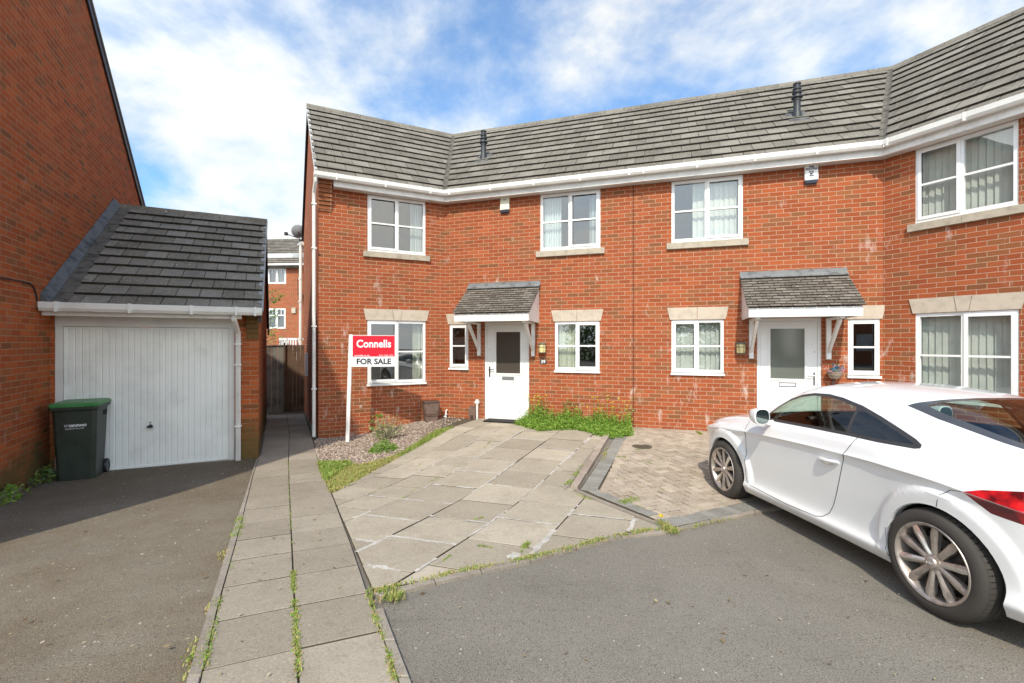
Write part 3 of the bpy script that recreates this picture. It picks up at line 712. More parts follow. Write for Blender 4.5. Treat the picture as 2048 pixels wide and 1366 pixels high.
GUT = [(.20, 4.855), (.20, 4.775), (.225, 4.752), (.29, 4.752), (.315, 4.79), (.322, 4.862), (.310, 4.866), (.300, 4.80), (.285, 4.77), (.215, 4.785), (.212, 4.855)]
def eaves(house, secs, brk, tl):
    g = MB(); profile(g, secs, GUT)
    for F, ta, tb in brk:
        t = ta
        while t < tb: g.box(F, t-.014, t+.014, .198, .3245, 4.746, 4.868); t += .92
    g.build('gutter', m_pipe, house)
    f = MB(); profile(f, tl, [(.175, 4.648), (.198, 4.648), (.198, 4.83), (.175, 4.83)]); f.build('fascia', m_paint, house)
    s = MB(); profile(s, tl, [(-.05, 4.652), (.174, 4.652), (.174, 4.664), (-.05, 4.664)]); s.build('soffit', m_grub, house)
def canopy(house, F, t0, t1, cheek, bl_, br_):
    c = MB(); w_e = .80; ze = 2.21; wr = .0; zr = 2.80
    # box: fascia, cheeks, soffit
    c.box(F, t0+.03, t1-.03, .74, .765, 2.055, 2.205)
    for t in (t0+.03, t1-.055):
        P = F.P; tt = t+.025
        c.hexa([P(t, .001, 2.04), P(t, .739, 2.06), P(tt, .739, 2.06), P(tt, .001, 2.04), P(t, .001, 2.72), P(t, .739, 2.205), P(tt, .739, 2.205), P(tt, .001, 2.72)][::1], .5)
    c.box(F, t0+.056, t1-.056, .002, .738, 2.075, 2.087)
    o = c.build('porch_canopy', m_paint, house)
    r = MB(); L = slopeL(w_e, ze, wr, zr); roof_tiles(r, F, [[(t0, 0), (t1, 0), (t1, L), (t0, L)]], w_e, ze, wr, zr, .165, .088, t0, .014, .022)
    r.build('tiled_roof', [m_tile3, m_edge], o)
    l = MB(); l.box(F, t0+.0, t1-.0, .001, .012, 2.82, 2.90); P = F.P
    l.hexa([P(t0, .008, 2.83), P(t1, .008, 2.83), P(t1, .10, 2.775), P(t0, .10, 2.775), P(t0, .008, 2.845), P(t1, .008, 2.845), P(t1, .10, 2.79), P(t0, .10, 2.79)], .5)
    l.build('flashing', m_lead, o)
    for tb in (bl_, br_):
        b = MB(); b.box(F, tb-.035, tb+.035, .002, .055, 1.36, 2.05)
        P = F.P; x0, x1 = tb-.022, tb+.022
        b.hexa([P(x0, .056, 1.46), P(x1, .056, 1.46), P(x1, .62, 2.0), P(x0, .62, 2.0), P(x0, .056, 1.53), P(x1, .056, 1.53), P(x1, .56, 2.052), P(x0, .56, 2.052)], .5)
        b.box(F, tb-.03, tb+.03, .056, .70, 2.02, 2.052)
        b.build('bracket', m_paint, o)
def door(house, F, h, gl, hinge, glassmat, plate, lab):
    t0, t1, z0, z1 = h; f = MB(); fw = .055; y0, y1 = -.085, -.03
    f.box(F, t0, t0+fw, y0, y1, z0, z1); f.box(F, t1-fw, t1, y0, y1, z0, z1); f.box(F, t0+fw, t1-fw, y0, y1, z1-fw, z1); f.box(F, t0+fw, t1-fw, y0, .0, z0-.02, z0+.03)
    fr_ = f.build('door_frame', m_upvc, house)
    d = MB(); a, b = t0+fw+.004, t1-fw-.004; zb, zt = z0+.034, z1-fw-.004; y0, y1 = -.08, -.04
    g0, g1, gz0, gz1 = gl
    d.box(F, a, g0, y0, y1, zb, zt); d.box(F, g1, b, y0, y1, zb, zt); d.box(F, g0, g1, y0, y1, zb, gz0); d.box(F, g0, g1, y0, y1, gz1, zt)
    bw = .03
    d.box(F, g0-bw, g1+bw, y1+.0005, y1+.012, gz1, gz1+bw); d.box(F, g0-bw, g1+bw, y1+.0005, y1+.012, gz0-bw, gz0); d.box(F, g0-bw, g0, y1+.0005, y1+.012, gz0, gz1); d.box(F, g1, g1+bw, y1+.0005, y1+.012, gz0, gz1)
    m2 = (a+b)/2                                                        # two moulded panels below
    for p, r in ((a+.10, m2-.03), (m2+.03, b-.10)):
        q0, q1 = zb+.16, gz0-.20
        for k, (e, hgt) in enumerate(((0, .007), )):
            d.box(F, p, r, y1+.0005, y1+hgt, q1-.022, q1); d.box(F, p, r, y1+.0005, y1+hgt, q0, q0+.022); d.box(F, p, p+.022, y1+.0005, y1+hgt, q0+.022, q1-.022); d.box(F, r-.022, r, y1+.0005, y1+hgt, q0+.022, q1-.022)
            d.box(F, p+.05, r-.05, y1+.0005, y1+.006, q0+.05, q1-.05)
    dr_ = d.build('door', m_upvc, house); dr_['label'] = lab
    g = MB(); g.face([F.P(g0, y1-.012, gz0), F.P(g1, y1-.012, gz0), F.P(g1, y1-.012, gz1), F.P(g0, y1-.012, gz1)]); g.face([F.P(g0, y0+.004, gz0), F.P(g1, y0+.004, gz0), F.P(g1, y0+.004, gz1), F.P(g0, y0+.004, gz1)], None, .5, 1); g.build('pane', [glassmat, m_int], dr_)
    l = MB(); lm = (g0+g1)/2+(.0 if plate == 'grey' else 0); lz = gz0-.10
    if plate == 'grey': l.box(F, lm-.13, lm+.13, y1+.0005, y1+.014, lz-.034, lz+.034)
    else:
        l.box(F, lm-.13, lm+.13, y1+.0005, y1+.010, lz+.028, lz+.036); l.box(F, lm-.13, lm+.13, y1+.0005, y1+.010, lz-.036, lz-.028); l.box(F, lm-.13, lm-.122, y1+.0005, y1+.010, lz-.028, lz+.028); l.box(F, lm+.122, lm+.13, y1+.0005, y1+.010, lz-.028, lz+.028)
    l.build('letter_plate', m_lead if plate == 'grey' else m_black, dr_)
    hx_ = a+.045 if hinge == 'R' else b-.045; s_ = 1 if hinge == 'R' else -1
    k = MB(); k.box(F, hx_-.014, hx_+.014, y1+.0005, y1+.012, 1.0-.11+z0, 1.0+.11+z0); k.tube([F.P(hx_, y1+.012, 1.05+z0), F.P(hx_, y1+.05, 1.05+z0), F.P(hx_+s_*.11, y1+.05, 1.045+z0)], .009, 8)
    k.build('handle', m_black if plate == 'grey' else m_chrome, dr_)
    k = MB(); k.box(F, hx_-.007, hx_+.007, y1+.0005, y1+.004, 1.453+z0, 1.467+z0); k.build('spyhole', m_black, dr_)
def flue(house, F, px, pyb, pyt):
    # roof plane point under the pixel: march the line of sight onto the slope
    best = None
    for i in range(400):
        w_ = -i*.0075; Fp = Fr(F.O+F.n*w_, F.d, F.n); t, z = Fp.at(px, pyb); zr = ZE+(WE-w_)/(WE-WR)*(ZR_-ZE)
        if best is None or abs(z-zr) < best[0]: best = (abs(z-zr), t, w_, zr)
    _, t, w_, zr = best; p = F.P(t, w_, zr); k = (p.y)/FPX*(pyb-pyt)
    Mx = Matrix.Translation((p.x, p.y, p.z-.05)); m_ = MB(); H = k+.05; r = .062
    m_.lathe([(r*1.5, 0), (r*1.35, .10), (r*1.12, .15), (r, .17), (r, H*.52), (r*1.12, H*.53), (r*1.12, H*.60), (r*1.6, H*.60), (r*1.55, H*.645), (r*1.0, H*.66), (r*1.0, H*.72), (r*1.35, H*.725), (r*1.35, H*.755), (r*.95, H*.76), (r*.95, H*.82), (r*1.2, H*.83), (r*1.2, H*.86), (r*.9, H*.87), (r*.9, H*.96), (r*1.1, H*.965), (r*1.1, H), (0, H)], Mx, 20)
    f = m_.build('flue', m_flue, house, smooth=True)
    b = MB(); 
    c = lambda dt, dw, h: F.P(t+dt, w_+dw, zr-dw/(WE-WR)*(ZR_-ZE)+h)
    b.prism([c(-.17, .2, .035), c(.17, .2, .035), c(.17, -.2, .04), c(-.17, -.2, .04)], (0, 0, -.03)); b.build('flashing', m_leadd, f)
    return f

# ---- end terrace, number 39
Hs = []
def inner_rooms(house, pts, z0, z1, name='room_lining'):
    pass
house1 = thing('terraced_house', 'red brick end terrace numbered 39, its left window behind the for sale board', 'house', FB.P(1.2, -2, 0), group='brick terrace at the end of the close')
house2 = thing('terraced_house', 'red brick mid terrace behind the white car, with a flower basket beside its door', 'house', FB.P(6.5, -2, 0), group='brick terrace at the end of the close')
BIS1 = P1+(FA.n+FB.n).normalized()*-6.2/math.cos(math.radians(22.4)); BIS2 = P2+(FB.n+FC.n).normalized()*-6.2/math.cos(math.radians(22.5))
def rear(mb, pts, z1):
    for a, b in zip(pts, pts[1:]):
        d = (b-a).normalized(); F = Fr(a, d, V((-d.y, d.x))); wall(mb, F, 0, (b-a).length, -1, z1)
def slabroof(mb, pts, down=.06): mb.prism(pts, (0, 0, -down), .5)
# walls
mb = MB(); zb = -.7; KN = FA.at(663, 400)[0]
wall(mb, FA, 0, LA, zb, EAVE, [W_A_up, W_A_lo], u0=-LA); wall(mb, FB, 0, PARTY, zb, EAVE, [W_B_up, W_B_lo, W_B_sl, D1])
wall(mb, FA, .0, .0001, zb, EAVE)
# gable end with its triangle
def gable(mb, F, d0, d1, dr_, ze0, zr_, ze1, zb):
    pts = [(d0, zb), (d1, zb), (d1, ze1), (dr_, zr_), (d0, ze0)]; p = [F.P(t, 0, z) for t, z in pts]
    if (F.d.x*F.n.y-F.d.y*F.n.x) > 0: p = p[::-1]; pts = pts[::-1]
    mb.face(p, pts)
gable(mb, FS, 0, 6.2, 3.0, 4.83, 7.50, 4.75, -1)
rear(mb, [V(FS.P(6.2, 0, 0)[:2]), BIS1, V(FB.P(PARTY, -6.2, 0)[:2])], 4.8)
# corbelled kneeler at the eaves corner
for k in range(8): mb.box(FA, -.006-.0006*k, KN+.012*(k > 5), .004, .03+.024*(k), 4.24+k*.075, 4.24+k*.075+.062)
mb.box(FA, .0, KN-.01, .002, .02, 4.2, 4.78)
for k in range(8): mb.box(FA, .004, KN-.01, .003, .02+.022*k, 4.24+k*.075+.062, 4.24+(k+1)*.075)
mb.build('wall', m_brick, house1)
mb = MB(); mb.box(FB, PARTY-.006, PARTY+.006, .0005, .003, -.1, EAVE); mb.build('movement_joint', m_dark, house1)
def ceil(house, pts, z, name='floor_slab'):
    m_ = MB(); m_.face([(p.x, p.y, z) for p in pts]); m_.build(name, m_int, house)
p1 = [V(FA.P(.02, -.12, 0)[:2]), V(FA.P(LA+.05, -.12, 0)[:2]), V(FB.P(PARTY, -.12, 0)[:2]), V(FB.P(PARTY, -6.1, 0)[:2]), BIS1, V(FS.P(6.1, -.1, 0)[:2])]
ceil(house1, p1, 2.42)
mb = MB(); wall(mb, Fr(P0+FA.n*-3.2, uA, FA.n), .1, 3.6, -.1, 4.6); wall(mb, Fr(P1+FB.n*-3.2, uB, FB.n), -1.2, PARTY, -.1, 4.6); mb.build('inner_wall', m_int, house1)
# roof, front slope and rear slope
mb = MB()
roof_tiles(mb, FA, [reg(-.07, 0, LA-.06, -K)], WE, ZE, WR, ZR_, .34, .37, 0)
roof_tiles(mb, FB, [reg(.06, K, PARTY, 0)], WE, ZE, WR, ZR_, .34, .37, .1)
RW = lambda F, t, w_, h=0.: F.P(t, w_, ZE+(WE-w_)/(WE-WR)*(ZR_-ZE)+h)
for F, tl, kl, tr, kr in ((FA, -.06, 0, LA, -K), (FB, 0, K, PARTY, 0)):
    mb.face([RW(F, tl+kl*w_, w_, -.02) for w_ in (WE-.02,)]+[RW(F, tr+kr*(WE-.02), WE-.02, -.02), RW(F, tr+kr*WR, WR, -.02), RW(F, tl+kl*WR, WR, -.02)])
    e = [F.P(tl+kl*WR, WR, ZR_), F.P(tr+kr*WR, WR, ZR_), F.P(tr+kr*-6.35, -6.35, 4.74), F.P(tl+kl*-6.35, -6.35, 4.74)]
    slabroof(mb, e)
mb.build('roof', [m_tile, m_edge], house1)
def valley(house, F1, t1_, F2):
    v = MB()
    for F, t, k, sg in ((F1, t1_, -K, -1), (F2, 0, K, 1)):
        for n in range(14):
            s0, s1 = n/14, (n+1)/14; wa = WE-.02+(WR-WE)*s0; wb = WE-.02+(WR-WE)*(s1-.004)
            a, b, c, d = [RW(F, t+k*w_+sg*o_, w_, .012+hh) for w_, o_, hh in ((wa, 0, 0), (wa, .062, .012), (wb, .062, .012), (wb, 0, 0))]
            v.face([a, b, c, d] if sg > 0 else [b, a, d, c], None, random.random())
    v.build('valley', m_mortar, house)
valley(house1, FA, LA, FB); valley(house2, FB, LB, FC)
def ridge(house, secs):
    r = MB()
    for F, ta, tb in secs:
        n = max(1, round((tb-ta)/.45)); d = (tb-ta)/n
        for k in range(n):
            x0, x1 = ta+k*d+.003, ta+(k+1)*d-.003; up = random.uniform(0, .006); prof = [(-2.88, ZR_-.075), (-2.93, ZR_+.02), (-3.0, ZR_+.055), (-3.07, ZR_+.02), (-3.12, ZR_-.075)]
            A = [F.P(x0, w_, z+up) for w_, z in prof]; B = [F.P(x1, w_, z+up) for w_, z in prof]; tn = random.random()
            for i in range(4): r.face([A[i+1], A[i], B[i], B[i+1]], None, tn)
            r.face(A, None, tn); r.face(B[::-1], None, tn)
    r.build('ridge_tiles', m_tile, house)
ridge(house1, [(FA, -.07, LA+3*K), (FB, -3*K, PARTY)]); ridge(house2, [(FB, PARTY, LB+3*K), (FC, -3*K, LC)])
# verge: pale undercloak front edge and dark bargeboard on the gable
mb = MB(); P = FS.P
for (d0, z0_, d1, z1_) in ((-.24, 4.78, 3.0, 7.545), (3.0, 7.545, 6.35, 4.70)):
    mb.hexa([P(d0, .012, z0_-.13), P(d1, .012, z1_-.13), P(d1, .062, z1_-.13), P(d0, .062, z0_-.13), P(d0, .012, z0_+.01), P(d1, .012, z1_+.01), P(d1, .062, z1_+.01), P(d0, .062, z0_+.01)])
mb.build('bargeboard', m_black, house1)
mb = MB(); NN = 13
for k in range(NN):
    s0, s1 = k/NN, (k+.96)/NN; wa = WE+(WR-WE)*s0; wb = WE+(WR-WE)*s1
    mb.prism([RW(FA, -.085, wa, .037), RW(FA, -.03, wa, .037), RW(FA, -.03, wb, .018), RW(FA, -.085, wb, .018)], (0, 0, -.05), random.random())
mb.build('verge_units', plain('verge_unit', (.42, .42, .41), .8, .2, 9), house1)
eaves(house1, [(FA, -.10, 0), (FA, LA, -K), (FB, PARTY, 0)], [(FA, .3, LA-.1), (FB, .25, PARTY)], [(FA, KN+.02, 0), (FA, LA, -K), (FB, PARTY, 0)])
mb = MB(); mb.tube([FA.P(-.07, .255, 4.76), FA.P(-.07, .25, 4.68), FA.P(-.085, .07, 4.52), FA.P(-.085, .055, 4.40)], .036, 10)
mb.tube([FA.P(-.085, .055, 4.44), FA.P(-.085, .055, gz(-3.8, 8.9)+.06)], .034, 10)
for z in (4.3, 3.45, 1.95, .75): mb.box(FA, -.13, -.035, .02, .095, z-.012, z+.012)
mb.build('downpipe', m_pipe, house1, smooth=True)
mb = MB(); dp = FS.P(6.05, .09, 0); mb.tube([FS.P(6.05, .06, 4.70), FS.P(6.05, .08, 4.55), FS.P(6.05, .09, -.42)], .05, 10)
for z in (3.6, 2.9, 1.75, .6): mb.lathe([(.06, -.03), (.062, .03)], Matrix.Translation((dp.x, dp.y, z)), 10)
mb.tube([FS.P(5.9, .02, 4.68), FS.P(6.35, .10, 4.70)], .07, 10)
pz = mb.build('downpipe', m_pipe, house1, smooth=True); pz['label'] = 'rear white soil pipe at the far end of the passage wall'
mb = MB(); mb.box(FS, 3.6, 4.1, .001, .06, .75, 1.35); mb.build('meter_box', m_pipe, house1)
# windows of number 39
window(house1, FA, W_A_up, 'L', .5, .5, sill=1, curt=('net', [(.78, 1)]), label='upper window over the for sale board')
window(house1, FA, W_A_lo, 'L', .5, .5, lintel=3, curt=('curtain', [(.82, 1)]), label='lower left window half hidden by the for sale board')
window(house1, FB, W_B_up, 'R', .5, .5, sill=1, curt=('net', [(0, .32), (.82, 1)]), label='upper window above and right of door 39')
window(house1, FB, W_B_lo, 'R', .5, .5, lintel=2, curt=('curtain', [(0, .44)]), label='lower window right of door 39, cream curtain on its left half')
window(house1, FB, W_B_sl, 'R', 0, .5, lintel=1, label='narrow window left of door 39')
def gl(F, x0, x1, y0, y1): a = F.at(x0, y0); b = F.at(x1, y1); return (a[0], b[0], b[1], a[1])
door(house1, FB, D1, gl(FB, 991, 1039.5, 664, 747.5), 'R', m_board, 'grey', 'white door with dark boarded glass and grey letter plate')
door(house2, FB, D2, gl(FB, 1541.5, 1610.5, 657.4, 758.7), 'L', m_frost, 'line', 'white door with large patterned glass pane')
tb = lambda px, py: FB.at(px, py)[0]
CT1 = (tb(947, 565)-.12, tb(1081, 565)); CT2 = (tb(1479.5, 540), tb(1680, 540)+.10)
canopy(house1, FB, CT1[0], CT1[1], 'R', tb(959, 700), tb(1067, 700)); canopy(house2, FB, CT2[0], CT2[1], 'L', tb(1502, 700), tb(1656, 700))
flue(house1, FB, 967, 318, 262); flue(house2, FB, 1594, 235, 167)
# ---- mid terrace
mb = MB(); wall(mb, FB, PARTY, LB, zb, EAVE, [W2_up, W2_lo, W2_sl, D2]); wall(mb, FC, 0, LC, zb, EAVE, [W_C_up, W_C_lo], u0=LB)
FE = Fr(P2+uC*LC, -FC.n, uC); gable(mb, FE, 0, 6.2, 3.0, 4.83, 7.50, 4.75, -1)
rear(mb, [V(FB.P(PARTY, -6.2, 0)[:2]), BIS2, V(FC.P(LC, -6.2, 0)[:2])], 4.8); mb.build('wall', m_brick, house2)
p2_ = [V(FB.P(PARTY, -.12, 0)[:2]), V(FB.P(LB+.05, -.12, 0)[:2]), V(FC.P(LC-.02, -.12, 0)[:2]), V(FC.P(LC-.02, -6.1, 0)[:2]), BIS2, V(FB.P(PARTY, -6.1, 0)[:2])]
ceil(house2, p2_, 2.42)
mb = MB(); wall(mb, Fr(P1+FB.n*-3.2, uB, FB.n), PARTY, LB+1.2, -.1, 4.6); wall(mb, Fr(P2+FC.n*-3.2, uC, FC.n), -1.2, LC, -.1, 4.6); mb.build('inner_wall', m_int, house2)
mb = MB()
roof_tiles(mb, FB, [reg(PARTY, 0, LB-.06, -K)], WE, ZE, WR, ZR_, .34, .37, .1); roof_tiles(mb, FC, [reg(.06, K, LC+.07, 0)], WE, ZE, WR, ZR_, .34, .37, .05)
for F, tl, kl, tr, kr in ((FB, PARTY, 0, LB, -K), (FC, 0, K, LC, 0)):
    mb.face([RW(F, tl+kl*(WE-.02), WE-.02, -.02), RW(F, tr+kr*(WE-.02), WE-.02, -.02), RW(F, tr+kr*WR, WR, -.02), RW(F, tl+kl*WR, WR, -.02)])
    slabroof(mb, [F.P(tl+kl*WR, WR, ZR_), F.P(tr+kr*WR, WR, ZR_), F.P(tr+kr*-6.35, -6.35, 4.74), F.P(tl+kl*-6.35, -6.35, 4.74)])
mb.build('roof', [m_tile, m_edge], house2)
eaves(house2, [(FB, PARTY, 0), (FB, LB, -K), (FC, LC, 0)], [(FB, PARTY+.2, LB), (FC, .2, LC)], [(FB, PARTY, 0), (FB, LB, -K), (FC, LC, 0)])
window(house2, FB, W2_up, 'R', .5, .5, sill=1, curt=('blind', [(.30, .52), (.55, 1)]), label='upper window left of the alarm box on the mid terrace')
window(house2, FB, W2_lo, 'L', .5, .5, lintel=2, curt=('blind', [(.06, 1)]), label='lower window left of the mid terrace door, blinds closed')
window(house2, FB, W2_sl, 'R', 0, .5, lintel=1, label='narrow window right of the flower basket')
window(house2, FC, W_C_up, 'L', .48, .5, sill=1, curt=('blind', [(0, 1)]), label='upper right window on the angled wall')
window(house2, FC, W_C_lo, 'R', .5, .5, lintel=3, curt=('blind', [(0, 1)]), label='large lower right window behind the car, blinds closed')
# ---------------------------------------------------------------- house on the left (gable wall towards us)
lh = thing('brick_house', 'tall dark shaded brick gable wall filling the left edge beside the garage', 'house', (-8, 5, -.2))
GN, GR, GF = -3.90, -.90, 4.70; GE = 4.72; GP = 8.82; GEN = 6.64
mb = MB(); gable(mb, FL, GN, GF, GR, GEN, GP, 4.70, -.6)
cn = V(FL.P(GN, 0, 0)[:2]); cf = V(FL.P(GF, 0, 0)[:2])
Fn = Fr(cn-uA*8, uA, uC); wall(mb, Fn, 0, 8, -.6, GEN); Ff = Fr(cf, -uA, -uC); wall(mb, Ff, 0, 8, -.6, 4.7); gable(mb, Fr(cn-uA*8, -uC, -uA), 0, GF-GN, GR-GN, GEN, GP, GE, -.6)
mb.build('wall', m_brick2, lh)
mb = MB(); P = FL.P
sl = (GP-GEN)/(GR-GN); sl2 = (GP-GE)/(GF-GR); zo = .10
for a, b, za, zb_ in ((GN-.3, GR, GEN-.3*sl, GP), (GR, GF+.3, GP, GE-.3*sl2)):
    top = [P(a, .05, za+zo), P(b, .05, zb_+zo), P(b, -8.1, zb_+zo), P(a, -8.1, za+zo)]
    mb.prism(top, (0, 0, -.055), .4, 0, True)
mb.build('roof', m_tile, lh)
mb = MB()
for a, b, za, zb_ in ((GN-.28, GR, GEN-.28*sl, GP), (GR, GF+.28, GP, GE-.28*sl2)):
    mb.hexa([P(a, .004, za-.12), P(b, .004, zb_-.12), P(b, .035, zb_-.12), P(a, .035, za-.12), P(a, .004, za+.04), P(b, .004, zb_+.04), P(b, .035, zb_+.04), P(a, .035, za+.04)])
mb.build('bargeboard', plain('dark_brown_board', (.028, .018, .016), .5, .1), lh)
mb = MB(); pts = [FL.at(px, py) for px, py in ((-60, 551), (0, 556), (30, 561), (55, 566), (64, 572), (70, 588), (72, 602))]; mb.tube([P(t, .012, z) for t, z in pts], .009, 6); mb.build('cable', m_black, lh)

# ---------------------------------------------------------------- garage
gar = thing('garage', 'low brick garage with mossy tiled roof and white up and over door', 'garage', FG.P(1.2, -2.6, -.2))
gt = lambda px, py: FG.at(px, py)[0]
GL = gt(517, 900); GD = 5.45
dl, dr_ = gt(109, 800), gt(469, 800); DZ = FG.at(469, 640)[1]
print('GARAGE', GL, dl, dr_, DZ)
mb = MB(); DZ = 2.083
wall(mb, FG, 0, GL, -.8, 2.10, [(dl, dr_, -.24, DZ)], rev=.12); wall(mb, Fr(V(FG.P(GL, 0, 0)[:2]), -uC, uA), 0, GD, -.9, 2.10)
Fgs = Fr(V(FG.P(GL, 0, 0)[:2]), -uC, uA); pts = [(0, 2.1), (GD, 2.1), (GD/2, 4.14)]; mb.face([Fgs.P(t, 0, z) for t, z in pts], pts)
wall(mb, Fr(V(FG.P(GL, -GD, 0)[:2]), -uA, -uC), 0, GL, -.9, 2.1)
for k in range(5): mb.box(FG, GL-.165, GL+.003, .003, .02+.022*k, 1.72+k*.075, 1.72+k*.075+.060)
mb.box(FG, GL-.163, GL+.001, .002, .018, 1.70, 2.1); 
for k in range(4): mb.box(FG, GL-.163, GL, .003, .016+.02*k, 1.72+k*.075+.060, 1.72+(k+1)*.075)
mb.build('wall', m_brick2, gar)
gw_e, gz_e, gw_r, gz_r = .30, 2.13, -GD/2, 4.20
mb = MB(); SG = slopeL(gw_e, gz_e, gw_r, gz_r)
roof_tiles(mb, FG, [[(.27, 0), (GL+.05, 0), (GL+.05, SG), (.27, SG)]], gw_e, gz_e, gw_r, gz_r, .29, .33, .1, .03, .044)
mb.prism([FG.P(0, gw_r, gz_r), FG.P(GL+.06, gw_r, gz_r), FG.P(GL+.06, -GD-.25, 2.05), FG.P(0, -GD-.25, 2.05)], (0, 0, -.05))
mb.face([FG.P(0, gw_e-.03, gz_e-.025), FG.P(GL+.04, gw_e-.03, gz_e-.025), FG.P(GL+.04, gw_r, gz_r-.025), FG.P(0, gw_r, gz_r-.025)])
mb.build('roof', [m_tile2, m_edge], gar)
r = MB()
n = 6
for k in range(n):
    x0, x1 = (GL+.07)*k/n+.003, (GL+.07)*(k+1)/n-.003; prof = [(gw_r+.12, gz_r-.07), (gw_r+.07, gz_r+.025), (gw_r, gz_r+.055), (gw_r-.07, gz_r+.025), (gw_r-.12, gz_r-.07)]
    A = [FG.P(x0, a, b+.004*(k % 2)) for a, b in prof]; B = [FG.P(x1, a, b) for a, b in prof]; tn = random.random()
    for i in range(4): r.face([A[i+1], A[i], B[i], B[i+1]], None, tn)
    r.face(A, None, tn); r.face(B[::-1], None, tn)
r.build('ridge_tiles', m_tile2, gar)
RG = lambda t, w_, h: FG.P(t, w_, gz_e+(gw_e-w_)/(gw_e-gw_r)*(gz_r-gz_e)+h)
mb = MB()
for k in range(12):                                     # mortar fillet and lead soaker against the house
    a = gw_e+(gw_r-gw_e)*k/12; b = gw_e+(gw_r-gw_e)*(k+.98)/12
    mb.prism([RG(.10, a, .03), RG(.275, a, .03), RG(.275, b, .022), RG(.10, b, .022)], (0, 0, -.03), random.random())
mb.build('mortar_band', m_mortar, gar)
mb = MB()
for k in range(8):
    a = gw_e+(gw_r-gw_e)*k/8; b = gw_e+(gw_r-gw_e)*(k+.985)/8
    mb.hexa([RG(.004, a, .0), RG(.105, a, .02), RG(.105, b, .02), RG(.004, b, .0), RG(.006, a, .15), RG(.105, a, .04), RG(.105, b, .04), RG(.006, b, .15)], .5)
mb.build('flashing', m_leadd, gar)
mb = MB(); P = Fgs.P
for (d0, z0_, d1, z1_) in ((-.26, 2.08, GD/2, 4.17), (GD/2, 4.17, GD+.32, 1.96)):
    mb.hexa([P(d0, .012, z0_-.13), P(d1, .012, z1_-.13), P(d1, .05, z1_-.13), P(d0, .05, z0_-.13), P(d0, .012, z0_+.005), P(d1, .012, z1_+.005), P(d1, .05, z1_+.005), P(d0, .05, z0_+.005)])
mb.build('bargeboard', m_black, gar)
mb = MB()
for k in range(11):
    a = gw_e+(gw_r-gw_e)*k/11; b = gw_e+(gw_r-gw_e)*(k+.96)/11
    mb.prism([RG(GL+.0, a, .036), RG(GL+.075, a, .036), RG(GL+.075, b, .016), RG(GL+.0, b, .016)], (0, 0, -.05), random.random())
mb.build('verge_units', plain('pale_verge_unit', (.33, .33, .32), .8, .2, 9), gar)
mb = MB(); dzg = 2.165-4.862
prof = [(a+.125, b+dzg) for a, b in GUT]; profile(mb, [(FG, .03, 0), (FG, GL+.06, 0)], prof)
for t in (.2, .95, 1.65, 2.2, GL-.03): mb.box(FG, t-.016, t+.016, .32, .456, 2.045, 2.175)
mb.build('gutter', m_pipe, gar)
mb = MB(); mb.box(FG, .02, gt(486, 700), .28, .30, 2.00, 2.10); mb.build('fascia', m_paint, gar)
mb = MB(); mb.box(FG, 0, GL, .002, .279, 2.085, 2.098); mb.build('soffit', m_grub, gar)
mb = MB(); t = gt(477, 800); mb.tube([FG.P(t-.03, .37, 2.06), FG.P(t-.03, .365, 1.98), FG.P(t, .09, 1.80), FG.P(t, .07, 1.70), FG.P(t, .065, -.19)], .036, 4)
for z in (1.62, 1.3, .35): mb.box(FG, t-.045, t+.045, .01, .11, z-.012, z+.012)
mb.build('downpipe', m_pipe, gar)
mb = MB(); mb.box(FG, dl, dl+.075, -.10, -.02, -.24, 1.869); mb.box(FG, dr_-.075, dr_, -.10, -.02, -.24, 1.869); mb.box(FG, dl, dr_, -.10, -.015, 1.87, DZ); mb.build('door_frame', m_grub, gar)
m_gdoor = plain('garage_door_paint', (.80, .81, .77), .4, .04, 3, dirt=.12)
mb = MB(); a0, b0 = dl+.08, dr_-.08; z0, z1 = -.175, 1.865; n = 26; dt = (b0-a0-.06)/n; F = FG
for x0, x1, y0, y1 in ((a0, b0, z0, z0+.035), (a0, b0, z1-.03, z1), (a0, a0+.03, z0+.035, z1-.03), (b0-.03, b0, z0+.035, z1-.03)): mb.box(F, x0, x1, -.085, -.05, y0, y1)
for k in range(n):
    x = a0+.03+k*dt; ww = dt
    za, zb_ = z0+.035, z1-.03
    for (u0, v0, u1, v1) in ((0, -.062, .10*ww, -.070), (.10*ww, -.070, .16*ww, -.070), (.16*ww, -.070, .28*ww, -.060), (.28*ww, -.060, ww, -.062)):
        mb.face([F.P(x+u0, v0, za), F.P(x+u1, v1, za), F.P(x+u1, v1, zb_), F.P(x+u0, v0, zb_)])
gd = mb.build('garage_door', m_gdoor, gar)
hx_, hz = FG.at(299, 853); mb = MB(); Mh = Matrix.Translation(FG.P(hx_, -.06, hz)) @ Matrix.Rotation(FG.ang(), 4, 'Z') @ Matrix.Rotation(math.pi/2, 4, 'X')
mb.lathe([(.022, 0), (.022, .012), (.012, .015), (.012, .04), (0, .04)], Mh, 14); mb.box(FG, hx_-.035, hx_+.035, -.025, -.008, hz-.022, hz+.008); mb.tube([FG.P(hx_, -.05, hz+.05), FG.P(hx_, -.044, hz+.05)], .010, 10)
mb.build('handle', m_black, gd)
mb = MB(); mb.box(FG, dl, dr_, -.10, .03, -.35, -.178); mb.build('threshold', m_kerb, gar)

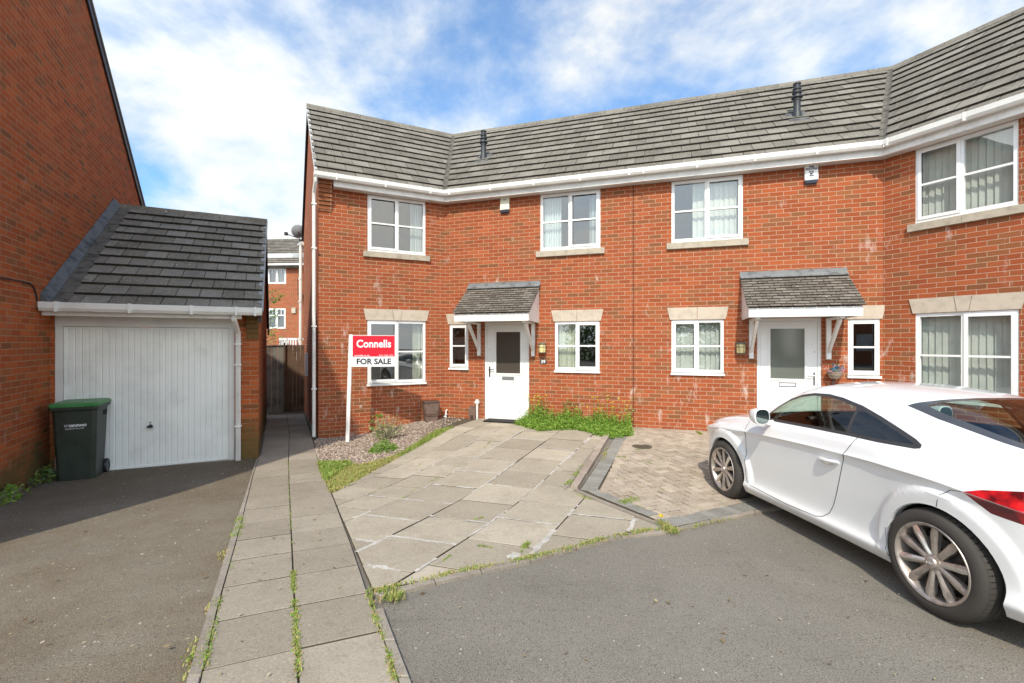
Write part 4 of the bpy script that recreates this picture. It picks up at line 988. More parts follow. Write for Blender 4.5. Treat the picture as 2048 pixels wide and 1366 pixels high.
# ---------------------------------------------------------------- fence and what is seen over it
A0 = V(FG.P(GL-.9, -7.05, 0)[:2]); Ff2 = Fr(A0, uA, FG.n)
fe = thing('fence', 'dark weathered close-boarded timber fence across the end of the side passage', 'fence', Ff2.P(1, 0, -.4))
m_fgrey = plain('grey_fence_board', (.17, .155, .13), .9, .3, 3, bump=.3); m_fbrown = plain('brown_fence_board', (.115, .070, .042), .9, .3, 3, bump=.3)
FL_ = (V(FS.P(5.7, 0, 0)[:2])-A0).dot(uA)
mid = Ff2.at(570, 750)[0]; ft = Ff2.at(570, 692)[1]
mb = MB(); x = 0
while x < mid: mb.box(Ff2, x, x+.16, 0, .018+random.uniform(0, .004), -.55, ft); x += .165
mb.build('board_panel', m_fgrey, fe)
mb = MB(); x = mid+.01
while x < FL_-.02: mb.box(Ff2, x, x+.098, 0, .018+random.uniform(0, .012), -.55, ft+.03); x += .102
mb.build('board_panel', m_fbrown, fe)
mb = MB(); mb.box(Ff2, 0, mid, .0, .05, ft+.002, ft+.035); mb.build('top_rail', m_fgrey, fe)
mb = MB(); mb.box(Ff2, mid-.04, mid+.008, .02, .10, -.6, ft+.10); mb.build('fence_post', m_fbrown, fe)
# white garden chairs stacked beyond it
def chair(name, loc, rz, lab, grp):
    t = thing(name, lab, 'chair', loc, (0, 0, rz), grp, local=True); m_ = m_upvc
    b = MB()
    for k in range(5): b.box(None, -.2+k*.09, -.2+k*.09+.045, .20, .225, .50, .88)
    b.box(None, -.22, .23, .195, .23, .86, .93); b.build('backrest', m_, t)
    b = MB(); b.box(None, -.22, .23, -.22, .2, .40, .44); b.build('seat', m_, t)
    for sx in (-1, 1):
        for sy in (-1, 1): b = MB(); b.tube([(sx*.2, sy*.19, .41), (sx*.24, sy*.23, 0)], .02, 6); b.build('leg', m_, t)
        b = MB(); b.tube([(sx*.235, .21, .66), (sx*.25, -.18, .66), (sx*.25, -.2, .42)], .018, 6); b.build('armrest', m_, t)
    return t
deck = MB(); q0 = Ff2.P(mid+.1, -1.6, 0); yb = 14.8
dk = MB(); dk.box(None, -8.4, -5.2, 15.4, 17.6, -.9, .98); tag(dk.build('patio_deck', m_fbrown), 'raised timber deck hidden behind the passage fence', 'deck')
for i, (px, lab) in enumerate(((578, 'white plastic garden chair poking above the fence, leftmost of three'), (588, 'white plastic garden chair poking above the fence, middle of three'), (603, 'white plastic garden chair poking above the fence, nearest the soil pipe'))):
    Y = 15.9+.2*i; chair('garden_chair', ((px-1024)/FPX*Y, Y, .98-.13), 2.6+.5*i, lab, 'white chairs beyond the fence')
bh = thing('brick_house', 'distant three storey brick house seen through the gap above the fence', 'house', (-15, 32, -1))
F5 = Fr(V((-26, 28.5)), V((math.cos(.06), -math.sin(.06))), V((-math.sin(.06), -math.cos(.06))))
def hole5(px0, px1, py0, py1): a = F5.at(px0, py0); b = F5.at(px1, py1); return [a[0], b[0], b[1], a[1]]
h5 = [hole5(536, 572, 537, 567.5), hole5(536, 571, 617, 657), hole5(607, 640, 617, 657), hole5(607, 640, 537, 567)]
ze5 = F5.at(560, 536)[1]
mb = MB(); wall(mb, F5, 0, 22, -2, ze5, h5, rev=.08); Fx = Fr(V(F5.P(22, 0, 0)[:2]), -F5.n, F5.d); wall(mb, Fx, 0, 7, -2, ze5); mb.build('wall', m_brick3, bh)
mb = MB(); roof_tiles(mb, F5, [[(6, 0), (22.2, 0), (22.2, slopeL(.35, ze5+.15, -3.6, ze5+2.55)), (6, slopeL(.35, ze5+.15, -3.6, ze5+2.55))]], .35, ze5+.15, -3.6, ze5+2.55, .33, .30, 0)
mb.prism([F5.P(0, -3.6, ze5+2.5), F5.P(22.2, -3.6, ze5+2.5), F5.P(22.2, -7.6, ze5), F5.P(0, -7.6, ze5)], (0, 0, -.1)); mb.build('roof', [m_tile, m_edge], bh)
mb = MB(); mb.box(F5, 0, 22.2, .30, .42, ze5+.10, ze5+.20); mb.build('gutter', m_pipe, bh); mb = MB(); mb.box(F5, 0, 22.2, .25, .29, ze5-.02, ze5+.09); mb.build('fascia', m_fgrey, bh)
for k, h in enumerate(h5):
    mb = MB(); t0, t1, z0, z1 = h; fw = .09
    for c in ((t0, t1, z0, z0+fw), (t0, t1, z1-fw, z1), (t0, t0+fw, z0+fw, z1-fw), (t1-fw, t1, z0+fw, z1-fw), ((t0+t1)/2-.07, (t0+t1)/2+.07, z0+fw, z1-fw)): mb.box(F5, c[0], c[1], -.05, .0, c[2], c[3])
    zt_ = z0+(z1-z0)*.66
    for a, b in ((t0+fw, (t0+t1)/2-.07), ((t0+t1)/2+.07, t1-fw)):
        if k != 0: mb.box(F5, a, b, -.045, -.01, zt_-.03, zt_+.03)
        mb.box(F5, (a+b)/2-.02, (a+b)/2+.02, -.04, -.015, zt_+.03, z1-fw)
    f = mb.build('window', m_upvc, bh); g = MB(); g.face([F5.P(t0, -.045, z0), F5.P(t1, -.045, z0), F5.P(t1, -.045, z1), F5.P(t0, -.045, z1)]); g.build('pane', m_glass, f)
    g = MB(); g.face([F5.P(t0-1, -.6, z0-1), F5.P(t1+1, -.6, z0-1), F5.P(t1+1, -.6, z1+1), F5.P(t0-1, -.6, z1+1)]); g.build('curtain', m_net if k in (0, 3) else m_dark, f)
ab = F5.at(588.5, 621); mb = MB(); mb.box(F5, ab[0]-.12, ab[0]+.12, .001, .09, ab[1]-.16, ab[1]+.16); mb.build('alarm_box', m_stone, bh)
bb = F5.at(604, 575); mb = MB()
mb.box(F5, bb[0], bb[0]+1.4, .5, .54, bb[1]-.5, bb[1]-.44); mb.box(F5, bb[0], bb[0]+1.4, .5, .54, bb[1]+.45, bb[1]+.50)
for k in range(12): mb.box(F5, bb[0]+k*.12, bb[0]+k*.12+.02, .51, .53, bb[1]-.44, bb[1]+.45)
mb.box(F5, bb[0], bb[0]+1.4, .0, .5, bb[1]-.50, bb[1]-.45); mb.build('balcony_rail', m_black, bh)

# small tree leaning in behind the garage
def leafquad(mb, p, s, tn, up=None):
    d = V((random.gauss(0, 1), random.gauss(0, 1), random.gauss(0, .6))).normalized(); e = d.cross(V((random.gauss(0, 1), random.gauss(0, 1), random.gauss(0, 1)))).normalized()
    mb.face([p-d*s, p+e*s*.45, p+d*s, p-e*s*.45], None, tn)
tr = thing('young_tree', 'thin young tree with light green leaves showing past the garage corner', 'tree', (-8.35, 15.6, -.6))
mb = MB(); tp = [V((-8.35, 15.6, -.7)), V((-8.33, 15.6, 1.0)), V((-8.3, 15.58, 2.2)), V((-8.28, 15.6, 3.3))]; mb.tube(tp, [.05, .04, .03, .012], 8); mb.build('trunk', m_fgrey, tr)
mb = MB()
lm = MB()
for k in range(16):
    z = 1.6+k*.12; a = k*2.4; s = V((-8.31, 15.6, z)); e = s+V((math.cos(a)*.45, math.sin(a)*.4, .18)); mb.tube([s, (s+e)/2+V((0, 0, .04)), e], [.012, .008, .004], 5)
    for i in range(26): leafquad(lm, s.lerp(e, random.uniform(.3, 1.15))+V((random.gauss(0, .07), random.gauss(0, .07), random.gauss(0, .06))), random.uniform(.03, .055), random.random()*.9)
for i, (px, py) in enumerate([(548, 603), (556, 598), (563, 592), (545, 625), (552, 632), (545, 668)]):
    e = V(((px-1024)/FPX*15.6, 15.6, 1.66-(py-683)/FPX*15.6)); s = V((-8.31, 15.6, e.z-.2)); mb.tube([s, e], [.012, .004], 5)
    for k in range(22): leafquad(lm, e+V((random.gauss(0, .06), random.gauss(0, .06), random.gauss(0, .05))), random.uniform(.03, .05), random.random()*.9)
mb.build('branch', m_fgrey, tr); lm.build('crown', m_weed, tr)

# satellite dish on the rear eaves
sdh = thing('satellite_dish', 'small grey satellite dish at the rear eaves above the passage', 'satellite dish', FS.P(5.95, .1, 4.9))
dpt = FS.P(5.9, .16, 5.02); mb = MB(); Md = Matrix.Translation(dpt) @ Matrix.Rotation(math.radians(200), 4, 'Z') @ Matrix.Rotation(math.radians(70), 4, 'X')
mb.lathe([(0, 0), (.07, .008), (.14, .035), (.20, .068), (.201, .064), (.14, .03), (.07, .004), (0, -.006)], Md, 20); mb.build('dish', plain('dish_grey', (.23, .24, .25), .5), sdh, smooth=True)
mb = MB(); fp = dpt+V((-.30, -.12, -.10)); mb.tube([dpt+V((0, 0, -.2)), fp], .012, 6); mb.box(None, fp.x-.05, fp.x+.03, fp.y-.04, fp.y+.04, fp.z-.04, fp.z+.05); mb.build('feed_arm', m_black, sdh)
mb = MB(); mb.tube([FS.P(5.9, .0, 4.75), FS.P(5.9, .12, 4.75), dpt], .018, 6); mb.build('bracket', m_black, sdh)

# ---------------------------------------------------------------- fittings on the fronts
def font_mesh(name, body, size, M, mat, parent, bold=0., sx=1., align='CENTER', extr=.0006, shear=0):
    cu = bpy.data.curves.new(name, 'FONT'); cu.body = body; cu.size = size; cu.offset = bold; cu.extrude = extr; cu.align_x = align; cu.align_y = 'CENTER'; cu.resolution_u = 3; cu.space_character = 1.0; cu.shear = shear
    o = bpy.data.objects.new(name, cu); C.collection.objects.link(o); bpy.context.view_layer.update()
    me = bpy.data.meshes.new_from_object(o); bpy.data.objects.remove(o); me.materials.clear(); me.materials.append(mat)
    me.transform(M @ Matrix.Diagonal((sx, 1, 1, 1))); me.name = name
    r = bpy.data.objects.new(name, me); C.collection.objects.link(r); adopt(r, parent); return r
def onwall(F, t, w_, z):                 # local x along the wall, y up, z outward
    d = V((F.d.x, F.d.y, 0)); n = V((F.n.x, F.n.y, 0)); m_ = Matrix((( d.x, 0, n.x, 0), (d.y, 0, n.y, 0), (0, 1, 0, 0), (0, 0, 0, 1)))
    return Matrix.Translation(F.P(t, w_, z)) @ m_
def copytree(o, loc, rot, label):
    c = o.copy(); C.collection.objects.link(c); c.location = loc; c.rotation_euler = rot; c['label'] = label
    for ch in list(o.children):
        d = ch.copy(); C.collection.objects.link(d); d.parent = c
        for g in ch.children: e = g.copy(); C.collection.objects.link(e); e.parent = d
    return c
m_lens = plain('cream_lamp_lens', (.72, .60, .28), .25, .05); m_lampf = plain('verdigris_lamp_frame', (.13, .12, .085), .5, .3, 20)
def lamp(F, px, py, lab):
    t, z = F.at(px, py); l = thing('wall_lamp', lab, 'wall lamp', F.P(t, 0, z), (0, 0, F.ang()), 'porch wall lamps', local=True)
    b = MB(); Mx = Matrix.Translation((0, -.075, 0)); b.lathe([(0, .115), (.05, .11), (.078, .095), (.082, .07), (.072, .068)], Mx, 18); b.lathe([(.072, -.085), (.078, -.09), (.07, -.105), (0, -.108)], Mx, 18)
    for k in range(6):
        a = k*math.pi/3; b.tube([(.078*math.cos(a), -.075+.078*math.sin(a), .08), (.078*math.cos(a), -.075+.078*math.sin(a), -.09)], .004, 5)
    b.lathe([(.0775, -.006), (.082, 0), (.0775, .006)], Matrix.Translation((0, -.075, .02)), 18); b.box(None, -.055, .055, -.02, -.001, -.09, .10); b.build('lamp_frame', m_lampf, l, smooth=True)
    b = MB(); b.lathe([(.068, -.085), (.072, -.04), (.072, .05), (.068, .07)], Mx, 18); b.build('lens', m_lens, l, smooth=True); return l
l1 = lamp(FB, 1086, 696, 'round caged cream wall lamp above the number 39 plate')
t2, z2 = FB.at(1480.5, 696); copytree(l1, FB.P(t2, 0, z2), (0, 0, FB.ang()), 'round caged cream wall lamp left of the mid terrace porch bracket')
m_slate = plain('slate_plate', (.035, .038, .045), .5, .1); m_num = plain('white_numeral', (.8, .8, .78), .5, .02)
t, z = FB.at(1086.5, 723.5); npt = thing('house_number', 'small dark plate with white number 39 under the wall lamp', 'number plate', FB.P(t, 0, z))
mb = MB(); mb.box(FB, t-.068, t+.068, .0, .010, z-.045, z+.045); mb.build('plate', m_slate, npt); font_mesh('numeral', '39', .095, onwall(FB, t, .011, z), m_num, npt, .002)
m_alarm = plain('alarm_cover', (.72, .69, .55), .4, .05); m_alarmb = plain('alarm_base', (.06, .075, .11), .35)
m_ink = plain('dark_ink', (.08, .09, .12), .6)
def alarm(px, y0, y1, lab, words, tex):
    t, z1 = FB.at(px, y0); _, z0 = FB.at(px, y1); a = thing('alarm_box', lab, 'alarm box', FB.P(t, 0, (z0+z1)/2), group='burglar alarm boxes under the eaves')
    mb = MB(); P = FB.P; hw = .10; zc = z0+.055
    mb.hexa([P(t-hw, .001, zc), P(t+hw, .001, zc), P(t+hw, .075, zc), P(t-hw, .075, zc), P(t-hw, .001, z1), P(t+hw, .001, z1), P(t+hw*.96, .06, z1-.005), P(t-hw*.96, .06, z1-.005)]); mb.build('cover', tex, a, merge=True, bevel=.008)
    mb = MB(); mb.hexa([P(t-hw*.85, .001, z0), P(t+hw*.85, .001, z0), P(t+hw*.85, .055, z0+.01), P(t-hw*.85, .055, z0+.01), P(t-hw*.98, .001, zc-.001), P(t+hw*.98, .001, zc-.001), P(t+hw*.98, .074, zc-.001), P(t-hw*.98, .074, zc-.001)]); mb.build('strobe', m_alarmb, a)
    for k, (s_, dz, sz) in enumerate(words): font_mesh('lettering', s_, sz, onwall(FB, t, .0765-.012*(dz+.1)/.2, (zc+z1)/2+dz), m_ink, a, .002)
    return a
alarm(1011, 393, 426.7, 'plain cream alarm box with blue base left of an upper window', [('OOO', .06, .02), ('SECURITY', -.0, .02)][:1], m_alarm)
alarm(1621, 328, 369, 'white lettered alarm box on the mid terrace under the eaves', [('THE', .075, .038), ('SQUARE', .040, .046), ('0121', -.005, .038), ('557', -.042, .034), ('3660', -.076, .034)], m_upvc)
# flower basket by the mid terrace door
t, z = FB.at(1665, 742); hb = thing('flower_basket', 'wall basket of pink and blue flowers right of the mid terrace door', 'flower basket', FB.P(t, .1, z))
mb = MB(); Mx = Matrix.Translation(FB.P(t, .12, z-.02)); 
for k in range(9): h_ = -.10+k*.0135; r_ = .115*math.sqrt(max(.05, 1-(min(0, h_+.0)/.115)**2))*(.7+.3*(k/8)); mb.lathe([(r_, h_), (r_+.006, h_+.006), (r_, h_+.012)], Mx, 18, random.random())
mb.lathe([(0, -.105), (.06, -.10), (.10, -.04), (.115, .012)], Mx, 18); mb.build('basket', m_sleeper, hb)
mb = MB(); mb.tube([FB.P(t, .003, z-.30), FB.P(t, .02, z-.16), FB.P(t, .12, z-.13)], .008, 6); mb.lathe([(0, -.02), (.02, -.01), (.012, .03), (0, .035)], Matrix.Translation(FB.P(t, .03, z-.20)), 10); mb.build('bracket', m_fgrey, hb)
m_pink = leafm('pink_petal', [(0, (.62, .12, .22)), (.6, (.72, .35, .42)), (1, (.8, .68, .68))]); m_blue = leafm('blue_petal', [(0, (.04, .28, .50)), (1, (.15, .50, .68))])
fls = [MB(), MB(), MB()]
for k in range(60):
    a = random.uniform(0, 6.28); r_ = random.uniform(.0, .14); p = FB.P(t+r_*math.cos(a)*1.15, .12+r_*math.sin(a)*.8, z+.02+random.uniform(-.02, .08)*(1.3-r_*4)); mb = fls[0 if k % 5 < 2 else 1 if k % 5 < 4 else 2]
    for i in range(5): leafquad(mb, p+V((random.gauss(0, .012), random.gauss(0, .012), random.gauss(0, .01))), random.uniform(.014, .024), random.random())
fls[0].build('pink_flowers', m_pink, hb); fls[1].build('blue_flowers', m_blue, hb); fls[2].build('leaves', m_dkleaf, hb)
# gas meter cover, pipes, waste caddy, mat at number 39
m_brownp = plain('brown_plastic', (.085, .045, .03), .45, .1, 8); m_brownp2 = plain('faded_brown_plastic', (.17, .11, .085), .55, .15, 8)
t, z = FB.at(947, 815); gm = thing('gas_meter_box', 'small brown arched meter box low on the wall left of door 39', 'meter box', FB.P(t, .05, .02))
mb = MB(); zb0 = gz(*FB.P(t, .05, 0)[:2]); n = 10; hw = .075
pr_ = [(-hw, 0), (hw, 0), (hw, .20)]+[(hw*math.cos(a*math.pi/n), .20+.085*math.sin(a*math.pi/n)) for a in range(1, n)]+[(-hw, .20)]
mb.face([FB.P(t+a, .09, zb0+b) for a, b in pr_]); 
for (a, b), (c, d) in zip(pr_, pr_[1:]+pr_[:1]): mb.face([FB.P(t+a, .09, zb0+b), FB.P(t+a, .002, zb0+b), FB.P(t+c, .002, zb0+d), FB.P(t+c, .09, zb0+d)])
mb.build('cover', m_brownp2, gm); mb = MB(); mb.tube([FB.P(t, .095, zb0+.02), FB.P(t, .10, zb0+.10)], .03, 8); mb.build('hinge_flap', m_brownp, gm)
t2, _ = FB.at(956, 815); pp = MB(); pp.tube([FB.P(t2, .05, gz(*FB.P(t2, .05, 0)[:2])-.02), FB.P(t2, .05, .36)], .024, 10); pp.tube([FB.P(t2, .05, .36), FB.P(t2, .05, .43)], .034, 10); pp.box(FB, t2-.045, t2+.045, .002, .075, .345, .40)
tag(pp.build('waste_pipe', m_grub, smooth=True), 'short grey pipe rising beside the brown meter box left of door 39', 'pipe')
t3, _ = FB.at(897, 825); t3 = .05; pp = MB(); g3 = gz(*FB.P(t3, .06, 0)[:2]); pp.tube([FB.P(t3, .002, g3+.17), FB.P(t3, .06, g3+.16), FB.P(t3, .06, g3)], .016, 8); pp.box(FB, t3-.02, t3+.02, .03, .09, g3+.06, g3+.09); pp.tube([FB.P(t3, .06, g3+.04), FB.P(t3-.05, .09, g3+.03)], .014, 8)
tag(pp.build('overflow_pipe', m_upvc, smooth=True), 'small white overflow pipe in the corner right of the food caddy', 'pipe')
cd = G(861, 842); cdy = thing('food_caddy', 'two brown food waste caddies stacked against the wall under the left window', 'caddy', (cd.x, cd.y, gz(*cd)), (0, 0, A_-.05), local=True)
cdy['label'] = 'small brown food waste caddy on a brown tub below the left window'
mb = MB(); c8 = lambda w0, d0, w1, d1, z0, z1: [(-w0, -d0, z0), (w0, -d0, z0), (w0, d0, z0), (-w0, d0, z0), (-w1, -d1, z1), (w1, -d1, z1), (w1, d1, z1), (-w1, d1, z1)]
mb.hexa(c8(.125, .11, .14, .12, 0, .145)); mb.build('lower_tub', m_brownp2, cdy, merge=True, bevel=.012)
mb = MB(); mb.hexa(c8(.14, .12, .165, .14, .147, .40)); mb.build('bin_body', m_brownp2, cdy, merge=True, bevel=.015)
mb = MB(); mb.hexa(c8(.175, .15, .17, .14, .402, .43)); mb.build('lid', m_brownp, cdy, merge=True, bevel=.008)
mb = MB(); mb.tube([(-.16, -.10, .36), (-.145, -.155, .16), (.145, -.155, .16), (.16, -.10, .36)], .009, 6); mb.build('handle', m_brownp, cdy)
m1 = FB.P((D1[0]+D1[1])/2, .20, 0); mb = MB(); 
Fm = Fr(V(FB.P(0, 0, 0)[:2]), FB.d, FB.n); mb.box(Fm, D1[0]+.12, D1[1]-.1, .06, .40, .03, .05); tag(mb.build('door_mat', m_dark, merge=True, bevel=.006), 'thin dark door mat at the foot of door 39', 'door mat')

# ---------------------------------------------------------------- for sale board
pb = G(695, 885); Y = pb.y; fs = thing('for_sale_sign', 'white post with red and white estate agent for sale board before the left window', 'sign', (pb.x, pb.y, gz(*pb)))
X = lambda px: (px-1024)/FPX*Y; Z = lambda py: 1.66+(683-py)/FPX*Y
ang = math.radians(8); Fs = Fr(V((X(697.5), Y)), V((math.cos(ang), math.sin(ang))), V((math.sin(ang), -math.cos(ang))))
mb = MB(); lean = .045; zb0 = gz(*pb)-.05; zt = Z(669)
mb.hexa([(X(695)-.033, Y-.022, zb0), (X(695)+.033, Y-.022, zb0), (X(695)+.033, Y+.022, zb0), (X(695)-.033, Y+.022, zb0), (X(702)-.033, Y-.022, zt), (X(702)+.033, Y-.022, zt), (X(702)+.033, Y+.022, zt), (X(702)-.033, Y+.022, zt)]); mb.build('post', m_paint, fs, merge=True, bevel=.004)
t0, t1 = Fs.at(706, 700)[0], Fs.at(790, 700)[0]; zr0, zr1, zm = Z(671.5), Z(714.5), Z(714.5); zbt = Z(733.5)
m_red = plain('sign_red', (.62, .006, .025), .35, .03); m_signw = plain('sign_white', (.80, .81, .82), .4, .02); m_txt = plain('sign_black', (.02, .022, .03), .5)
mb = MB(); mb.box(Fs, t0-.035, t1+.008, .028, .034, zbt, zr0+.008); bd_ = mb.build('board', m_signw, fs)
mb = MB(); mb.box(Fs, t0, t1, .0345, .036, zm+.012, zr0); mb.build('red_panel', m_red, bd_)
tm = (t0+t1)/2; wd = t1-t0; hr = zr0-zm
def fit(body, t, z, width, height, mat, bold):
    o = font_mesh('lettering', body, 1., Matrix(), mat, None, bold) if False else None
    cu = bpy.data.curves.new('x', 'FONT'); cu.body = body; cu.size = 1; cu.offset = bold; cu.align_x = 'CENTER'; cu.align_y = 'CENTER'; ob = bpy.data.objects.new('x', cu); C.collection.objects.link(ob); bpy.context.view_layer.update()
    dm = ob.dimensions.copy(); bpy.data.objects.remove(ob)
    s = height/dm.y; return font_mesh('lettering', body, 1., onwall(Fs, t, .0366, z) @ Matrix.Diagonal((s, s, s, 1)), mat, bd_, bold, width/(dm.x*s), extr=.0)
zc = (zr0+zm)/2
fit('Connells', tm, zc+.045, wd*.82, hr*.37, m_signw, .026); fit('connells.co.uk', t0+wd*.22, zm+.034, wd*.36, .022, m_signw, .02); fit('0121 525 1177', t0+wd*.79, zm+.034, wd*.34, .020, m_signw, .02)
fit('FOR SALE', tm+.0, (zm+zbt)/2+.004, wd*.82, .112, m_txt, .034)

# ---------------------------------------------------------------- wheelie bin
bp = G(166, 966); wb = thing('wheelie_bin', 'dark green wheelie bin with bright green lid and council lettering', 'wheelie bin', (0, 0, 0), (0, 0, 0), local=True)
m_bing = plain('dark_green_plastic', (.030, .042, .032), .45, .2, 5, bump=.05, dirt=.1); m_lidg = plain('green_lid_plastic', (.045, .20, .055), .4, .12, 5)
def ring(w_, f, b, z, rr=.05): return [(-w_+rr, f, z), (w_-rr, f, z), (w_, f+rr, z), (w_, b-rr, z), (w_-rr, b, z), (-w_+rr, b, z), (-w_, b-rr, z), (-w_, f+rr, z)]
mb = MB(); rs = [ring(.235, -.25, .22, .02), ring(.25, -.27, .24, .35), ring(.275, -.31, .27, .93), ring(.285, -.325, .28, .95), ring(.31, -.35, .30, .955), ring(.31, -.35, .30, .985)]
for A, B in zip(rs, rs[1:]):
    for k in range(8): l = (k+1) % 8; mb.face([A[k], A[l], B[l], B[k]])
mb.face(rs[0][::-1]); mb.face(rs[-1])
mb.build('bin_body', m_bing, wb, merge=True, bevel=.006)
mb = MB(); rl = [ring(.312, -.36, .33, .988, .05), ring(.315, -.365, .33, 1.015, .05), ring(.285, -.33, .31, 1.04, .05), ring(.265, -.30, .29, 1.035, .05)]
for A, B in zip(rl, rl[1:]):
    for k in range(8): l = (k+1) % 8; mb.face([A[k], A[l], B[l], B[k]])
mb.face(rl[0][::-1]); mb.face(rl[-1]); mb.hexa([(-.14, -.375, .99), (.14, -.375, .99), (.14, -.30, .99), (-.14, -.30, .99), (-.12, -.37, 1.03), (.12, -.37, 1.03), (.12, -.29, 1.05), (-.12, -.29, 1.05)])
mb.build('lid', m_lidg, wb, merge=True, bevel=.006)
mb = MB(); mb.tube([(-.22, .36, .97), (.22, .36, .97)], .014, 8)
for sx in (-.22, 0, .22): mb.box(None, sx-.012, sx+.012, .30, .37, .955, .985)
mb.build('handle', m_bing, wb)
mb = MB(); 
for k in (0, 1): mb.box(None, .274, .279, .02+k*.085, .09+k*.085, .83, .90)
mb.build('side_vent', m_dark, wb)
for sx in (-1, 1):
    mb = MB(); Mw = Matrix.Translation((sx*.255, .235, .10)) @ Matrix.Rotation(math.pi/2, 4, 'Y'); mb.lathe([(0, -.02), (.06, -.02), (.065, -.025), (.095, -.025), (.10, -.015), (.10, .015), (.095, .025), (.065, .025), (.06, .02), (0, .02)], Mw, 20); mb.build('wheel', m_black, wb, smooth=True)
Mt = Matrix(((1, 0, 0, 0), (0, 0, -1, 0), (0, 1, 0, 0), (0, 0, 0, 1))); tilt = math.atan2(.04, .58)
Mb_ = Matrix.Translation((0, -.2985, .74)) @ Matrix.Rotation(-tilt, 4, 'X') @ Mt
o = font_mesh('lettering', 'Sandwell', .062, Mb_ @ Matrix.Translation((.045, .01, .001)), m_signw, wb, .001); font_mesh('lettering', 'Household Waste Only', .024, Mb_ @ Matrix.Translation((.01, -.032, .001)), m_signw, wb, .0)
mb = MB()
for k in range(5):
    a = math.pi/2+k*2*math.pi/5; c_ = V((-.095+.016*math.cos(a), .012+.016*math.sin(a), .0012)); e = V((math.cos(a), math.sin(a), 0)); f_ = V((-e.y, e.x, 0))
    mb.face([Mb_ @ (c_-f_*.005), Mb_ @ (c_+e*.010), Mb_ @ (c_+f_*.005), Mb_ @ (c_-e*.010)])
mb.build('emblem', m_signw, wb)
# stand it: front left and right bottom corners seen at pixels (108, 965) and (190, 955)
gp_ = G(152, 962); gp_ = G(150, 961); wb.scale = (.82, .86, 1.0); bq = gp_-uC*.22; wb.location = (bq.x, bq.y, gz(*bq)-.02); wb.rotation_euler = (0, 0, A_)
# ================================================================ CAR: white two-door coupe
def herm(tab):
    xs = [t[0] for t in tab]; n = len(tab)
    def f(x, k):
        x = max(xs[0], min(xs[-1], x)); i = 0
        while i < n-2 and x > xs[i+1]: i += 1
        def sl(j):
            if j == 0: return (tab[1][k]-tab[0][k])/(xs[1]-xs[0])
            if j == n-1: return (tab[-1][k]-tab[-2][k])/(xs[-1]-xs[-2])
            a = (tab[j][k]-tab[j-1][k])/(xs[j]-xs[j-1]); b = (tab[j+1][k]-tab[j][k])/(xs[j+1]-xs[j])
            return 0 if a*b <= 0 else 2*a*b/(a+b)
        h = xs[i+1]-xs[i]; t = (x-xs[i])/h; a, b = tab[i][k], tab[i+1][k]; m0, m1 = sl(i)*h, sl(i+1)*h
        return (2*t**3-3*t*t+1)*a+(t**3-2*t*t+t)*m0+(-2*t**3+3*t*t)*b+(t**3-t*t)*m1
    return f
#            x    zb   yw   zcr  ys   zs   yr   zr   zc
ST = herm([(-.84, .30, .50, .68, .46, .80, .42, .87, .90), (-.78, .24, .66, .72, .60, .86, .56, .93, .965), (-.62, .20, .79, .765, .72, .92, .63, .995, 1.03),
           (-.38, .175, .865, .805, .785, .955, .63, 1.06, 1.11), (-.17, .165, .885, .83, .80, .97, .62, 1.10, 1.17), (0, .16, .89, .845, .805, .98, .605, 1.14, 1.225), (.2, .16, .885, .85, .805, .985, .585, 1.19, 1.285),
           (.5, .16, .872, .855, .805, .985, .560, 1.26, 1.345), (.75, .16, .868, .853, .805, .985, .545, 1.298, 1.372), (1.0, .16, .868, .85, .805, .982, .54, 1.318, 1.385), (1.25, .16, .87, .845, .805, .978, .54, 1.314, 1.382),
           (1.45, .16, .872, .84, .805, .972, .55, 1.285, 1.355), (1.62, .16, .875, .835, .805, .966, .59, 1.21, 1.29), (1.78, .16, .878, .83, .805, .96, .645, 1.11, 1.20), (1.92, .16, .88, .825, .805, .95, .69, 1.02, 1.105), (2.1, .16, .885, .81, .79, .94, .70, .965, 1.01),
           (2.41, .17, .89, .79, .775, .90, .66, .93, .965), (2.75, .18, .855, .75, .74, .84, .62, .875, .91), (3.0, .19, .765, .70, .67, .77, .56, .81, .84), (3.18, .20, .60, .62, .56, .69, .47, .73, .75), (3.28, .24, .42, .55, .42, .61, .36, .63, .65)])
AX = 2.41; RA = .360; HZ = .3265; RCX = {0: -.02, AX: AX-.02}
def prof_pts(x):
    zb, yw, zcr, ys, zs, yr, zr, zc = [ST(x, k) for k in range(1, 9)]
    fl = max(0, min(1, (x+.84)/.5))*max(0, min(1, (3.28-x)/.5))
    return [(0, zb), (yw-.16, zb), (yw-.055, zb+.012), (yw-.018, zb+.085), (yw-.050, zb+.17), (yw-.034, zcr-.26), (yw-.018, zcr-.045), (yw, zcr), (yw-.014, zcr+.028), (ys+.028, zs-.035), (ys, zs), (ys*.5+yr*.5+.018, zs*.5+zr*.5), (yr, zr), (yr*.72, zr+(zc-zr)*.62), (yr*.35, zr+(zc-zr)*.93), (0, zc)]
SEG = [3, 3, 5, 6, 9, 9, 3, 2, 3, 3, 6, 6, 4, 4, 3]
def cat(p0, p1, p2, p3, t): return tuple(.5*((2*b)+(-a+c)*t+(2*a-5*b+4*c-d)*t*t+(-a+3*b-3*c+d)*t**3) for a, b, c, d in zip(p0, p1, p2, p3))
